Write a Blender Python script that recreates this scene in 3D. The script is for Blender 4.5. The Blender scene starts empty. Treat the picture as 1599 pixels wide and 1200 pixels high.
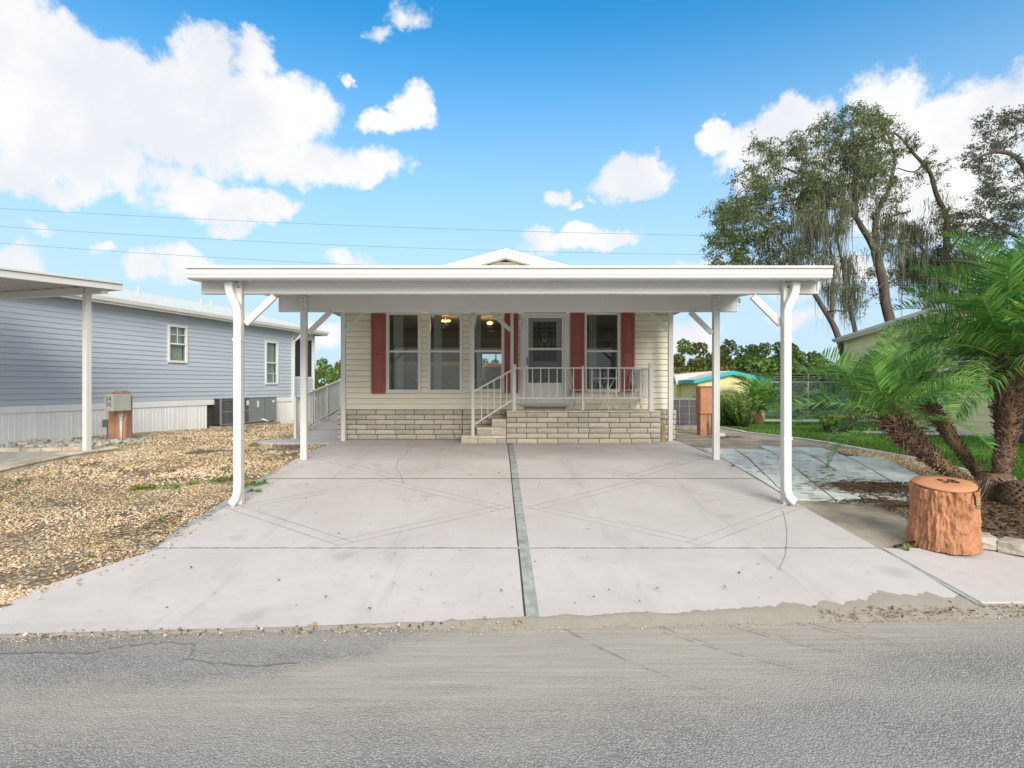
import bpy, bmesh, math, random
import numpy as np
from mathutils import Vector, Matrix, noise as mnoise

random.seed(7); RNG = np.random.default_rng(7)
R = math.radians
SC = bpy.context.scene
COL = SC.collection

# ------------------------------------------------------------------ camera
F, CX, CY, ZC = 888.0, 776.0, 602.0, 1.88       # focal (px of a 1599 px wide frame), principal point, eye height
cd = bpy.data.cameras.new('camera'); cam = bpy.data.objects.new('camera', cd); COL.objects.link(cam)
cam.location = (0, 0, ZC); cam.rotation_euler = (R(90), 0, 0)
cd.sensor_width = 36; cd.sensor_fit = 'HORIZONTAL'; cd.lens = F/1599*36
cd.shift_x = (799.5-CX)/1599; cd.shift_y = (CY-600)/1599
cd.clip_start = .05; cd.clip_end = 6000
SC.camera = cam

def P(px, py, Y):
    return Vector(((px-CX)*Y/F, Y, ZC-(py-CY)*Y/F))
def PX(px, Y): return (px-CX)*Y/F
def PZ(py, Y): return ZC-(py-CY)*Y/F

# ------------------------------------------------------------------ node helper
class NT:
    def __init__(s, tree): s.t = tree; s.n = tree.nodes; s.l = tree.links
    def new(s, typ, **kw):
        n = s.n.new(typ)
        for k, v in kw.items(): setattr(n, k, v)
        return n
    def put(s, sock, v):
        if hasattr(v, 'is_linked') or isinstance(v, bpy.types.NodeSocket): s.l.new(v, sock)
        else:
            try: sock.default_value = v
            except Exception:
                sock.default_value = tuple(v) + (1,)*(4-len(v)) if hasattr(v, '__len__') else (v, v, v)
    def m(s, op, a, b=None, c=None, clamp=False):
        n = s.new('ShaderNodeMath', operation=op, use_clamp=clamp)
        s.put(n.inputs[0], a)
        if b is not None: s.put(n.inputs[1], b)
        if c is not None: s.put(n.inputs[2], c)
        return n.outputs[0]
    def mr(s, v, a, b, c=0., d=1., smooth=True):
        n = s.new('ShaderNodeMapRange'); n.interpolation_type = 'SMOOTHSTEP' if smooth else 'LINEAR'
        s.put(n.inputs[0], v)
        for i, x in enumerate((a, b, c, d)): s.put(n.inputs[1+i], x)
        return n.outputs[0]
    def noise(s, vec, scale, detail=6, rough=.55, col=False, dist=0):
        n = s.new('ShaderNodeTexNoise'); s.l.new(vec, n.inputs['Vector']); n.inputs['Scale'].default_value = scale
        n.inputs['Detail'].default_value = detail; n.inputs['Roughness'].default_value = rough; n.inputs['Distortion'].default_value = dist
        return n.outputs[1 if col else 0]
    def voro(s, vec, scale, feature='F1', out='Distance', rnd=1.):
        n = s.new('ShaderNodeTexVoronoi'); n.feature = feature; s.l.new(vec, n.inputs['Vector']); n.inputs['Scale'].default_value = scale
        n.inputs['Randomness'].default_value = rnd
        return n.outputs[out]
    def mix(s, f, a, b, mode='MIX'):
        n = s.new('ShaderNodeMix', data_type='RGBA', blend_type=mode)
        s.put(n.inputs[0], f)
        for i, x in ((6, a), (7, b)):
            if isinstance(x, bpy.types.NodeSocket): s.l.new(x, n.inputs[i])
            else: n.inputs[i].default_value = tuple(x)+(1,) if len(x) == 3 else x
        return n.outputs[2]
    def ramp(s, f, stops, interp='LINEAR'):
        n = s.new('ShaderNodeValToRGB'); s.put(n.inputs[0], f); cr = n.color_ramp; cr.interpolation = interp
        while len(cr.elements) > 1: cr.elements.remove(cr.elements[-1])
        for i, (p, c) in enumerate(stops):
            e = cr.elements[0] if i == 0 else cr.elements.new(p)
            e.position = p; e.color = tuple(c)+(1,)
        return n.outputs[0]
    def sep(s, v):
        n = s.new('ShaderNodeSeparateXYZ'); s.l.new(v, n.inputs[0]); return n.outputs
    def scale(s, v, k):
        n = s.new('ShaderNodeVectorMath', operation='MULTIPLY'); s.l.new(v, n.inputs[0]); n.inputs[1].default_value = k; return n.outputs[0]

# ------------------------------------------------------------------ world: blue sky with cumulus, sun through thin cloud
SUN_EL, SUN_AZ = 27.0, 166.0          # azimuth clockwise from +Y: behind the camera, a little to the right
SKY_STRENGTH = 0.10
world = bpy.data.worlds.new('World'); SC.world = world; world.use_nodes = True
w = NT(world.node_tree); w.n.clear()
tc = w.new('ShaderNodeTexCoord'); D = tc.outputs['Generated']
sky = w.new('ShaderNodeTexSky', sky_type='NISHITA', sun_disc=False)
sky.sun_elevation = R(SUN_EL); sky.sun_rotation = R(SUN_AZ); sky.altitude = 10; sky.air_density = 1.0; sky.dust_density = .6; sky.ozone_density = 2.0
hs = w.new('ShaderNodeHueSaturation'); w.l.new(sky.outputs[0], hs.inputs['Color'])
hs.inputs['Saturation'].default_value = 1.42; hs.inputs['Value'].default_value = 1.12; hs.inputs['Hue'].default_value = .49
dx, dy, dz = w.sep(D)
az = w.m('ARCTAN2', dx, dy); el = w.m('ARCSINE', dz)
wn = w.noise(D, 7.0, 9, .66, col=True)
wr, wg, wb = w.sep(wn)
azw = w.m('ADD', az, w.m('MULTIPLY', w.m('SUBTRACT', wr, .5), .15))
elw = w.m('ADD', el, w.m('MULTIPLY', w.m('SUBTRACT', wg, .5), .11))
CL = [(60,110,120,90,1),(0,70,100,110,1),(150,150,120,90,1),(100,60,70,45,.8),(325,85,58,48,1),(400,95,36,36,.9),(270,140,120,60,1),(400,170,125,52,1),
      (490,168,40,28,.8),(90,225,190,75,1),(270,205,190,62,1),(430,245,150,40,.9),(560,258,66,30,.9),(330,308,75,32,.9),(412,318,48,24,.8),
      (360,346,42,16,.8),(600,195,40,22,.9),(636,175,36,32,.9),(50,285,130,32,.9),(190,300,50,18,.5),(60,358,22,14,.7),(150,391,22,12,.7),(25,412,55,30,.9),(290,412,60,26,.8),
      (215,412,44,22,.7),(540,408,50,20,.6),(985,282,52,34,1),(872,316,28,15,.9),(905,331,22,9,.7),(935,315,12,8,.6),(920,379,72,17,.95),
      (838,384,40,26,.9),(640,22,52,30,.5),(585,42,32,20,.55),(545,118,12,11,.5),(1108,212,28,30,.95),(1165,238,62,40,1),(1232,195,70,38,1),(1215,265,70,50,1),
      (1392,180,62,72,1),(1480,195,90,62,1),(1575,168,90,66,1),(1480,280,180,90,1),(1340,265,110,60,1),(1085,525,55,26,.7),(1095,412,46,14,.6),
      (1300,440,120,30,.6),(510,520,60,30,.5),(700,440,90,20,.4),(1250,505,80,20,.5),(-120,150,150,140,1),(1750,230,160,120,1)]
acc = None
for (px, py, rx, ry, wt) in CL:
    u, v = (px-CX)/F, (CY-py)/F
    a0 = math.atan(u); e0 = math.atan(v*math.cos(a0))
    ra = rx/F*math.cos(a0)**2*1.18; re = ry/F*math.cos(a0)*math.cos(e0)**2*1.18
    qx = w.m('MULTIPLY', w.m('SUBTRACT', azw, a0), 1/ra); qy = w.m('MULTIPLY', w.m('SUBTRACT', elw, e0), 1/re)
    q = w.m('SUBTRACT', wt, w.m('ADD', w.m('MULTIPLY', qx, qx), w.m('MULTIPLY', qy, qy)))
    acc = q if acc is None else w.m('SMOOTH_MAX', acc, q, .25)
fine = w.noise(D, 22.0, 8, .62)
mid = w.noise(D, 3.2, 8, .56)
# broken cumulus goes on round the sky; unseen cover thickened to whiten the ambient light
inside = w.m('MULTIPLY', w.mr(w.m('ABSOLUTE', az), .95, .75), w.mr(el, .75, .58))
gen = w.m('MULTIPLY', w.m('SUBTRACT', mid, .41), 6.0)
gen = w.m('ADD', gen, w.m('MULTIPLY', inside, -4.0))
dens = w.m('MAXIMUM', w.m('MAXIMUM', acc, -2.0), gen)
dens = w.m('ADD', dens, w.m('MULTIPLY', w.m('SUBTRACT', fine, .5), 2.4))
cmask = w.mr(dens, -.2, .62)
haze = w.mr(el, .62, .06, 0, .95)
# cloud body: bright lit tops, faintly lavender undersides
body = w.noise(D, 6.0, 8, .6)
sh = w.mr(body, .36, .60)
ccol = w.mix(sh, (.85, .87, .915), (1.0, .995, .98))
CLOUD_LUM = 0.475
ccol = w.mix(1.0, ccol, (CLOUD_LUM/SKY_STRENGTH,)*3, 'MULTIPLY')
hcol = w.mix(haze, hs.outputs[0], tuple(x/SKY_STRENGTH for x in (.275, .37, .465)))
skyc = w.mix(w.m('MULTIPLY', cmask, .97), hcol, ccol)
bg = w.new('ShaderNodeBackground'); w.l.new(skyc, bg.inputs[0]); bg.inputs[1].default_value = SKY_STRENGTH
wo = w.new('ShaderNodeOutputWorld'); w.l.new(bg.outputs[0], wo.inputs[0])

sl = bpy.data.lights.new('sun', 'SUN'); sun = bpy.data.objects.new('sun', sl); COL.objects.link(sun)
sl.energy = 2.0; sl.angle = R(36); sl.color = (1, .925, .81)
sd = Vector((math.sin(R(SUN_AZ))*math.cos(R(SUN_EL)), math.cos(R(SUN_AZ))*math.cos(R(SUN_EL)), math.sin(R(SUN_EL))))
sun.rotation_euler = (-sd).to_track_quat('-Z', 'Y').to_euler(); sun.location = sd*80
SC.view_settings.view_transform = 'Standard'; SC.view_settings.look = 'None'
SC.view_settings.exposure = 1.10; SC.view_settings.gamma = 1; SC.view_settings.use_curve_mapping = False
SC.cycles.max_bounces = 8; SC.cycles.transparent_max_bounces = 16

# ------------------------------------------------------------------ materials
M = {}
def mat(name, base, rough=.6, var=.12, vscale=3., bump=0., bscale=40., spec=.4, metal=0., rand=0., island=0., dirt=None, stretch=(1, 1, 1), detail=6):
    """procedural surface: noise-varied colour, per-object / per-island variation, fine relief"""
    m = bpy.data.materials.new(name); m.use_nodes = True; t = NT(m.node_tree); b = t.n['Principled BSDF']
    co = t.new('ShaderNodeTexCoord').outputs['Object']
    co = t.scale(co, stretch)
    n1 = t.noise(co, vscale, detail, .6)
    lo = tuple(x*(1-var) for x in base); hi = tuple(min(1, x*(1+var)) for x in base)
    c = t.mix(t.mr(n1, .3, .7), lo, hi)
    if dirt:
        dc, amt, dsc = dirt
        n2 = t.noise(co, dsc, 8, .65)
        c = t.mix(t.m('MULTIPLY', t.mr(n2, .5, .75), amt), c, dc)
    if rand:
        r = t.new('ShaderNodeObjectInfo').outputs['Random']
        c = t.mix(1., c, t.ramp(r, [(0, (1-rand,)*3), (.5, (1, 1-rand*.25, 1-rand*.5)), (1, (1+rand*.6,)*3)]), 'MULTIPLY')
    if island:
        r = t.new('ShaderNodeNewGeometry').outputs['Random Per Island']
        c = t.mix(1., c, t.ramp(r, [(0, (1-island,)*3), (1, (1+island,)*3)]), 'MULTIPLY')
    t.l.new(c, b.inputs['Base Color'])
    b.inputs['Roughness'].default_value = rough; b.inputs['Specular IOR Level'].default_value = spec; b.inputs['Metallic'].default_value = metal
    if bump:
        bn = t.new('ShaderNodeBump'); bn.inputs['Strength'].default_value = bump; bn.inputs['Distance'].default_value = .02
        t.l.new(t.noise(co, bscale, 8, .65), bn.inputs['Height']); t.l.new(bn.outputs[0], b.inputs['Normal'])
    M[name] = m
    return m

def leafmat(name, cols, rough=.5, trans=.25, spec=.35):
    m = bpy.data.materials.new(name); m.use_nodes = True; t = NT(m.node_tree); b = t.n['Principled BSDF']
    r = t.new('ShaderNodeNewGeometry').outputs['Random Per Island']
    c = t.ramp(r, [(i/(len(cols)-1), k) for i, k in enumerate(cols)])
    co = t.new('ShaderNodeTexCoord').outputs['Object']
    c = t.mix(t.mr(t.noise(co, .8, 3), .3, .7), c, t.mix(1., c, (.62, .66, .6), 'MULTIPLY'))
    t.l.new(c, b.inputs['Base Color']); b.inputs['Roughness'].default_value = rough; b.inputs['Specular IOR Level'].default_value = spec
    if trans:
        tr = t.new('ShaderNodeBsdfTranslucent'); t.l.new(c, tr.inputs[0])
        ms = t.new('ShaderNodeMixShader'); ms.inputs[0].default_value = trans
        t.l.new(b.outputs[0], ms.inputs[1]); t.l.new(tr.outputs[0], ms.inputs[2]); t.l.new(ms.outputs[0], t.n['Material Output'].inputs[0])
    M[name] = m
    return m

mat('white_paint', (.74, .74, .71), .38, .03, 1.5, 0, dirt=((.55, .53, .47), .25, 2.2))
mat('white_metal', (.66, .665, .645), .32, .03, 1.2, 0, dirt=((.60, .58, .52), .22, 1.6))
mat('white_trim', (.70, .70, .67), .4, .03, 2)
mat('cream_siding', (.83, .785, .645), .5, .05, 3, .08, 120, stretch=(.3, 1, 6), rand=.05, dirt=((.45, .38, .25), .15, 1.3))
mat('blue_siding', (.46, .525, .585), .5, .05, 2.5, .08, 100, stretch=(.3, 1, 6), rand=.04)
mat('skirt_white', (.84, .845, .83), .5, .04, 2, rand=.03, dirt=((.55, .52, .46), .25, 1.5))
mat('shutter_red', (.32, .09, .078), .5, .06, 6, .05, 60)
mat('brick_stone', (.70, .655, .555), .85, .22, 14, .9, 45, .2, rand=.16, dirt=((.26, .23, .18), .55, 9), stretch=(1, 1, 2))
mat('mortar', (.085, .077, .065), .95, .2, 20, .5, 60, .1)
mat('stone_cap', (.66, .60, .48), .85, .15, 9, .5, 50, .2, rand=.08, dirt=((.25, .23, .19), .4, 5))
mat('edging_stone', (.46, .445, .40), .9, .25, 6, .9, 30, .2, rand=.25, dirt=((.16, .14, .11), .5, 7))
mat('block_stone', (.50, .46, .38), .9, .3, 2.5, .8, 30, .2, rand=.22, dirt=((.55, .38, .19), .4, 1.1))
mat('patio_paver', (.46, .44, .41), .85, .2, 5, .3, 40, .2, rand=.12)
mat('slate_tile', (.57, .63, .63), .75, .16, 3.5, .35, 40, .3, rand=.12, dirt=((.13, .11, .085), .75, 2.6))
mat('old_concrete', (.34, .30, .24), .9, .28, 2.0, .5, 60, .2, dirt=((.10, .085, .065), .6, 1.3))
mat('concrete_far', (.55, .53, .49), .9, .12, 3, .2, 30, .2)
mat('joint_grey', (.34, .37, .355), .9, .2, 8, .2, 60, .2, dirt=((.14, .14, .13), .5, 6))
mat('joint_dark', (.07, .07, .065), .95, .2, 10)
mat('crack_dark', (.19, .178, .162), .95, .2, 10)
mat('roof_metal', (.62, .64, .62), .5, .05, 2, dirt=((.5, .49, .45), .3, 1.2))
mat('shingle_pale', (.56, .59, .58), .85, .12, 8, .3, 60, stretch=(1, 1, 1))
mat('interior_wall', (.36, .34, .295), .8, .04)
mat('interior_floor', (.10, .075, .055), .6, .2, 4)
mat('curtain_cloth', (.62, .66, .64), .9, .06, 5)
mat('sofa_cloth', (.62, .57, .49), .95, .1, 8, .2, 80)
mat('wood_dark', (.10, .055, .03), .5, .2, 8)
mat('ac_grey', (.22, .23, .24), .55, .08, 4)
mat('ac_dark', (.03, .032, .035), .7, .1, 6)
mat('ac_green', (.22, .25, .245), .5, .06, 3)
mat('pedestal_orange', (.48, .215, .125), .7, .12, 5, .35, 50, dirt=((.25, .11, .07), .4, 4))
mat('pedestal_bark', (.46, .235, .155), .85, .25, 9, .9, 30, stretch=(1, 1, .3))
mat('stump_orange', (.48, .228, .122), .75, .2, 9, 1., 30, .25, dirt=((.36, .15, .075), .45, 14), stretch=(1, 1, .6))
mat('stump_lid', (.55, .25, .125), .6, .06, 6, .1, 60)
mat('box_grey', (.50, .52, .46), .5, .06, 4)
mat('meter_grey', (.12, .14, .15), .4, .1, 6)
mat('black_paint', (.015, .014, .013), .5, .1)
mat('steel', (.5, .5, .5), .3, .05, metal=1.)
mat('yellow_wall', (.80, .72, .40), .7, .05, 2, .06, 40, dirt=((.5, .43, .24), .2, 1.2))
mat('yellow_house', (.74, .70, .42), .7, .04, 2, .06, 40)
mat('turquoise', (.015, .40, .50), .45, .06, 3)
mat('beige_roof', (.55, .50, .43), .7, .08, 3)
mat('blue_plastic', (.045, .13, .20), .5, .1)
mat('terracotta', (.36, .14, .06), .8, .15, 6)
mat('weathered_wood', (.33, .25, .13), .85, .25, 12, .4, 40, stretch=(1, 1, .2))
mat('galv', (.52, .53, .53), .45, .06, 4)
mat('wire_dark', (.06, .06, .065), .6, .1)
mat('bark_grey', (.115, .098, .082), .95, .3, 4, 1., 14, .1, stretch=(1, 1, .35))
mat('palm_trunk', (.17, .115, .08), .95, .35, 10, 1., 30, .1)
mat('palm_stub', (.21, .135, .095), .95, .3, 6, .3, 30, .1, island=.55)
mat('root_fibre', (.30, .26, .21), .95, .3, 6, 0, island=.4)
mat('rachis', (.16, .24, .06), .6, .15, 4)
mat('mulch_soil', (.19, .14, .10), .95, .4, 9, .8, 30, .1)
mat('pad_dirt', (.30, .26, .2), .95, .3, 5, .5, 30)
mat('sand_ground', (.27, .235, .16), .95, .3, .7, .4, 20, .1)
leafmat('oak_leaf', [(0.0621, 0.0988, 0.0356), (0.1138, 0.1647, 0.0554), (0.1759, 0.2306, 0.0792), (0.2484, 0.2965, 0.1386)], trans=.18)
leafmat('oak_leaf_blue', [(0.0539, 0.077, 0.0501), (0.0963, 0.1251, 0.0809), (0.1444, 0.1733, 0.1194)], trans=.15)
leafmat('moss', [(0.1125, 0.1125, 0.075), (0.175, 0.175, 0.125), (0.2375, 0.2375, 0.1812)], .95, .1, .05)
leafmat('hedge_leaf', [(0.0718, 0.1579, 0.0344), (0.1435, 0.2585, 0.0516), (0.2297, 0.3589, 0.0862), (0.3157, 0.402, 0.1004)], trans=.22)
leafmat('olive_leaf', [(0.1048, 0.1281, 0.035), (0.1747, 0.1979, 0.0513), (0.2562, 0.2678, 0.0815), (0.326, 0.3028, 0.1165)], trans=.22)
leafmat('bush_leaf', [(0.1123, 0.2528, 0.0422), (0.2107, 0.3931, 0.0702), (0.337, 0.5336, 0.1123), (0.4774, 0.6178, 0.1685)], trans=.3)
leafmat('bright_leaf', [(0.13, 0.26, 0.0325), (0.2113, 0.3575, 0.0488), (0.325, 0.4388, 0.0813)], trans=.3)
leafmat('palm_leaf', [(0.0705, 0.2298, 0.052), (0.1236, 0.3448, 0.0782), (0.2117, 0.4339, 0.1041), (0.4233, 0.5871, 0.1216)], .4, .22, .5)
leafmat('palm_leaf_old', [(0.13, 0.182, 0.039), (0.286, 0.26, 0.065), (0.39, 0.286, 0.104)], .6, .2)
leafmat('grass', [(0.0646, 0.1725, 0.0215), (0.1079, 0.2587, 0.0359), (0.1581, 0.3306, 0.0504), (0.23, 0.3594, 0.0862)], .6, .25)
leafmat('litter', [(.06, .035, .02), (.13, .08, .045), (.22, .14, .07), (.30, .20, .10), (.18, .05, .03)], .9, .05, .1)
leafmat('pebble', [(0.3142, 0.1999, 0.1005), (0.5529, 0.3646, 0.1897), (0.7038, 0.5293, 0.3237), (0.8294, 0.6823, 0.5023), (0.4775, 0.2588, 0.1116), (0.9299, 0.8234, 0.6921), (0.377, 0.3177, 0.2791), (0.7288, 0.5176, 0.2902)], .8, 0, .3)
leafmat('white_rock', [(.45, .42, .38), (.62, .60, .55), (.74, .73, .70)], .85, 0, .2)
leafmat('twig', [(.05, .035, .025), (.10, .07, .05), (.16, .12, .085)], .95, 0, .1)

def glass(name, tint, ior_gloss=.12):
    m = bpy.data.materials.new(name); m.use_nodes = True; t = NT(m.node_tree); t.n.remove(t.n['Principled BSDF'])
    tr = t.new('ShaderNodeBsdfTransparent'); tr.inputs[0].default_value = tuple(tint)+(1,)
    gl = t.new('ShaderNodeBsdfGlossy'); gl.inputs['Roughness'].default_value = .015; gl.inputs[0].default_value = (.9, .95, .95, 1)
    fr = t.new('ShaderNodeLayerWeight'); fc = t.m('POWER', fr.outputs['Facing'], 4.)
    ms = t.new('ShaderNodeMixShader'); t.l.new(t.m('ADD', t.m('MULTIPLY', fc, .7), ior_gloss), ms.inputs[0])
    t.l.new(tr.outputs[0], ms.inputs[1]); t.l.new(gl.outputs[0], ms.inputs[2]); t.l.new(ms.outputs[0], t.n['Material Output'].inputs[0])
    M[name] = m
glass('glass', (.78, .82, .80), .045)
glass('screen_glass', (.62, .64, .63), .02)
def emit(name, col, st):
    m = bpy.data.materials.new(name); m.use_nodes = True; b = m.node_tree.nodes['Principled BSDF']
    b.inputs['Base Color'].default_value = tuple(col)+(1,); b.inputs['Emission Color'].default_value = tuple(col)+(1,); b.inputs['Emission Strength'].default_value = st
    M[name] = m
emit('lamp_glow', (1., .55, .18), 2.2)

# concrete of the driveway: pale pinkish, mottled, speckled; the inner slabs carry scored diamonds (UV)
def concrete(name, scored):
    m = bpy.data.materials.new(name); m.use_nodes = True; t = NT(m.node_tree); b = t.n['Principled BSDF']
    tcn = t.new('ShaderNodeTexCoord'); co = tcn.outputs['Object']
    n1 = t.noise(co, .9, 8, .62); n2 = t.noise(co, 6, 8, .7); n3 = t.noise(co, 90, 4, .7)
    c = t.mix(t.mr(n1, .3, .7), (.51, .475, .46), (.57, .54, .525))
    c = t.mix(t.m('MULTIPLY', t.mr(n2, .52, .75), .38), c, (.33, .315, .305))
    c = t.mix(t.m('MULTIPLY', t.mr(n3, .54, .72), .32), c, (.33, .31, .30))
    # whitish blotches and dark specks
    n4 = t.noise(co, 1.4, 5, .55, dist=1.2)
    c = t.mix(t.m('MULTIPLY', t.mr(n4, .62, .70), .22), c, (.60, .60, .60))
    sp = t.voro(co, 7, 'F1'); spn = t.noise(co, 2.2, 3)
    c = t.mix(t.m('MULTIPLY', t.m('MULTIPLY', t.mr(sp, .07, .03), t.mr(spn, .45, .62)), .75), c, (.09, .085, .08))
    scr = t.noise(t.scale(co, (3.0, 26, 1)), 1.0, 4, .6)
    c = t.mix(t.m('MULTIPLY', t.m('MULTIPLY', t.mr(scr, .66, .72), t.mr(n1, .5, .62)), .35), c, (.28, .27, .26))
    xx_ = t.sep(co)[0]
    for xc_ in (-2.55, -1.05, 1.2, 2.75):
        d_ = t.m('ABSOLUTE', t.m('SUBTRACT', xx_, t.m('ADD', xc_, t.m('MULTIPLY', t.m('SUBTRACT', t.noise(co, .5, 2), .5), .5))))
        c = t.mix(t.m('MULTIPLY', t.mr(d_, .22, .05), t.mr(t.noise(t.scale(co, (5, .7, 1)), 1.3, 6, .65), .42, .75, 0, .34)), c, (.30, .285, .275))
    dr_ = t.voro(co, .9, 'F1'); c = t.mix(t.m('MULTIPLY', t.mr(t.m('ADD', dr_, t.m('MULTIPLY', t.noise(co, 5, 6), .25)), .30, .17), .30), c, (.27, .25, .235))
    h = t.noise(co, 160, 4, .6)
    if scored:
        uv = t.sep(tcn.outputs['UV'])
        u = t.m('SUBTRACT', t.m('MULTIPLY', uv[0], 2.), 1.); v = t.m('SUBTRACT', t.m('MULTIPLY', uv[1], 2.), 1.)
        s_ = t.m('ABSOLUTE', t.m('ADD', u, v)); d_ = t.m('ABSOLUTE', t.m('SUBTRACT', u, v))
        line = None
        for a, o in ((s_, d_), (d_, s_)):
            for k in (.98, .84):
                q = t.m('MULTIPLY', t.mr(t.m('ABSOLUTE', t.m('SUBTRACT', a, k)), .0075, .004), t.m('LESS_THAN', o, .99))
                line = q if line is None else t.m('MAXIMUM', line, q)
        fade = t.mr(t.noise(co, 1.7, 4), .32, .58, .45, 1.)
        c = t.mix(t.m('MULTIPLY', line, fade), c, (.28, .26, .25))
        h = t.m('SUBTRACT', h, t.m('MULTIPLY', line, 1.5))
    t.l.new(c, b.inputs['Base Color']); b.inputs['Roughness'].default_value = .85; b.inputs['Specular IOR Level'].default_value = .2
    bn = t.new('ShaderNodeBump'); bn.inputs['Strength'].default_value = .25; bn.inputs['Distance'].default_value = .01
    t.l.new(h, bn.inputs['Height']); t.l.new(bn.outputs[0], b.inputs['Normal'])
    M[name] = m
concrete('concrete_plain', False); concrete('concrete_scored', True)

# asphalt with a drift of washed sand along the drive
def asphalt():
    m = bpy.data.materials.new('asphalt'); m.use_nodes = True; t = NT(m.node_tree); b = t.n['Principled BSDF']
    co = t.new('ShaderNodeTexCoord').outputs['Object']; x, y, z = t.sep(co)
    ag = t.voro(co, 85, 'F1', 'Color'); agv = t.sep(ag)[0]; ad = t.voro(co, 85, 'F1')
    n1 = t.noise(co, .8, 6, .6); n2 = t.noise(co, 160, 5, .75)
    c = t.ramp(agv, [(0, (.16, .157, .15)), (.35, (.29, .284, .272)), (.8, (.40, .392, .375)), (1, (.56, .55, .525))])
    c = t.mix(t.m('MULTIPLY', t.mr(ad, .32, .6), .75), c, (.11, .107, .10))
    c = t.mix(t.m('MULTIPLY', n2, .5), c, (.34, .332, .315))
    c = t.mix(t.mr(n1, .35, .65, 0, .35), c, (.36, .35, .33))
    def curve(pts):
        n = t.new('ShaderNodeFloatCurve'); cm = n.mapping.curves[0]
        xs = [(p[0]+8)/16 for p in pts]; ys = [p[1]/6 for p in pts]
        cm.points[0].location = (xs[0], ys[0]); cm.points[1].location = (xs[-1], ys[-1])
        for a, q in list(zip(xs, ys))[1:-1]: cm.points.new(a, q)
        n.mapping.update(); t.put(n.inputs['Value'], t.m('MULTIPLY', t.m('ADD', x, 8.), 1/16))
        return t.m('MULTIPLY', n.outputs[0], 6.)
    lo = curve([(-8, 3.1), (-3, 3.15), (-1, 3.2), (.5, 3.25), (1.2, 3.4), (2, 3.7), (3, 4.05), (4, 4.2), (8, 4.4)])
    hi = curve([(-8, 3.4), (-3, 3.5), (-1.7, 3.62), (-1.0, 3.95), (-.35, 4.5), (.3, 5.), (8, 5.6)])
    wob = t.m('MULTIPLY', t.m('SUBTRACT', t.noise(co, 2.2, 7, .6), .5), .7)
    yy = t.m('ADD', y, wob)
    sand = t.m('MULTIPLY', t.mr(t.m('SUBTRACT', yy, lo), -.45, .5), t.mr(t.m('SUBTRACT', hi, yy), -.22, .28))
    streak = t.noise(t.scale(co, (1.2, 22, 1)), 1.0, 5, .65)
    grit = t.noise(co, 120, 4, .7)
    sandf = t.m('MULTIPLY', sand, t.mr(t.m('ADD', streak, t.m('MULTIPLY', grit, .6)), .40, 1.1, .45, 1.))
    sc = t.mix(t.mr(streak, .3, .8), (.395, .36, .31), (.47, .43, .37))
    sc = t.mix(t.m('MULTIPLY', t.mr(grit, .5, .7), .5), sc, (.17, .155, .135))
    c = t.mix(sandf, c, sc)
    # second, faint dusting in the wheel lane nearest the camera
    dust = t.m('MULTIPLY', t.mr(t.noise(t.scale(co, (.35, 1.6, 1)), 1., 5, .55), .45, .7), .38)
    c = t.mix(dust, c, (.41, .39, .355))
    # tyre marks curving out of the drive across the sand
    for (x0, k, off, wd) in ((1.1, .55, 0, .02), (1.18, .55, 0, .014), (1.75, .62, 0, .02), (1.83, .62, 0, .014), (2.3, .8, 0, .02), (2.4, .8, 0, .014), (.45, .35, 0, .018)):
        d = t.m('ABSOLUTE', t.m('SUBTRACT', x, t.m('ADD', x0, t.m('MULTIPLY', t.m('POWER', t.m('MAXIMUM', t.m('SUBTRACT', 4.62, y), 0.), 1.5), k*2.0))))
        q = t.m('MULTIPLY', t.mr(d, wd*1.6, wd*.4), t.m('MULTIPLY', sand, t.mr(t.noise(co, 9, 4), .38, .6, .0, .6)))
        c = t.mix(q, c, (.16, .145, .125))
    t.l.new(c, b.inputs['Base Color']); b.inputs['Roughness'].default_value = .9; b.inputs['Specular IOR Level'].default_value = .2
    bn = t.new('ShaderNodeBump'); bn.inputs['Strength'].default_value = .6; bn.inputs['Distance'].default_value = .012
    h = t.m('MULTIPLY', t.m('SUBTRACT', 1., ad), t.m('SUBTRACT', 1., t.m('MULTIPLY', sandf, .8)))
    t.l.new(h, bn.inputs['Height']); t.l.new(bn.outputs[0], b.inputs['Normal'])
    M['asphalt'] = m
asphalt()

# loose pebble bed below the modelled stones
def gravel():
    m = bpy.data.materials.new('gravel_bed'); m.use_nodes = True; t = NT(m.node_tree); b = t.n['Principled BSDF']
    co = t.new('ShaderNodeTexCoord').outputs['Object']
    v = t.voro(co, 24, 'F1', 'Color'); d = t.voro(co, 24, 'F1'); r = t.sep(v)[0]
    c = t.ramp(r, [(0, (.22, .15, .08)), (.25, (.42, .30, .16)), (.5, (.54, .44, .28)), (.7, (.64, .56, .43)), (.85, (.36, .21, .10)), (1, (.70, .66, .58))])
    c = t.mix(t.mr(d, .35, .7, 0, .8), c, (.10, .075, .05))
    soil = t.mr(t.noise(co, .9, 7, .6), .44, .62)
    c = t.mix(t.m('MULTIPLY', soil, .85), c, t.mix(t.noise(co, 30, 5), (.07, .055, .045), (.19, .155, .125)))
    t.l.new(c, b.inputs['Base Color']); b.inputs['Roughness'].default_value = .9; b.inputs['Specular IOR Level'].default_value = .2
    bn = t.new('ShaderNodeBump'); bn.inputs['Strength'].default_value = .8; bn.inputs['Distance'].default_value = .03
    t.l.new(t.m('SUBTRACT', 1., d), bn.inputs['Height']); t.l.new(bn.outputs[0], b.inputs['Normal'])
    M['gravel_bed'] = m
gravel()
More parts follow.
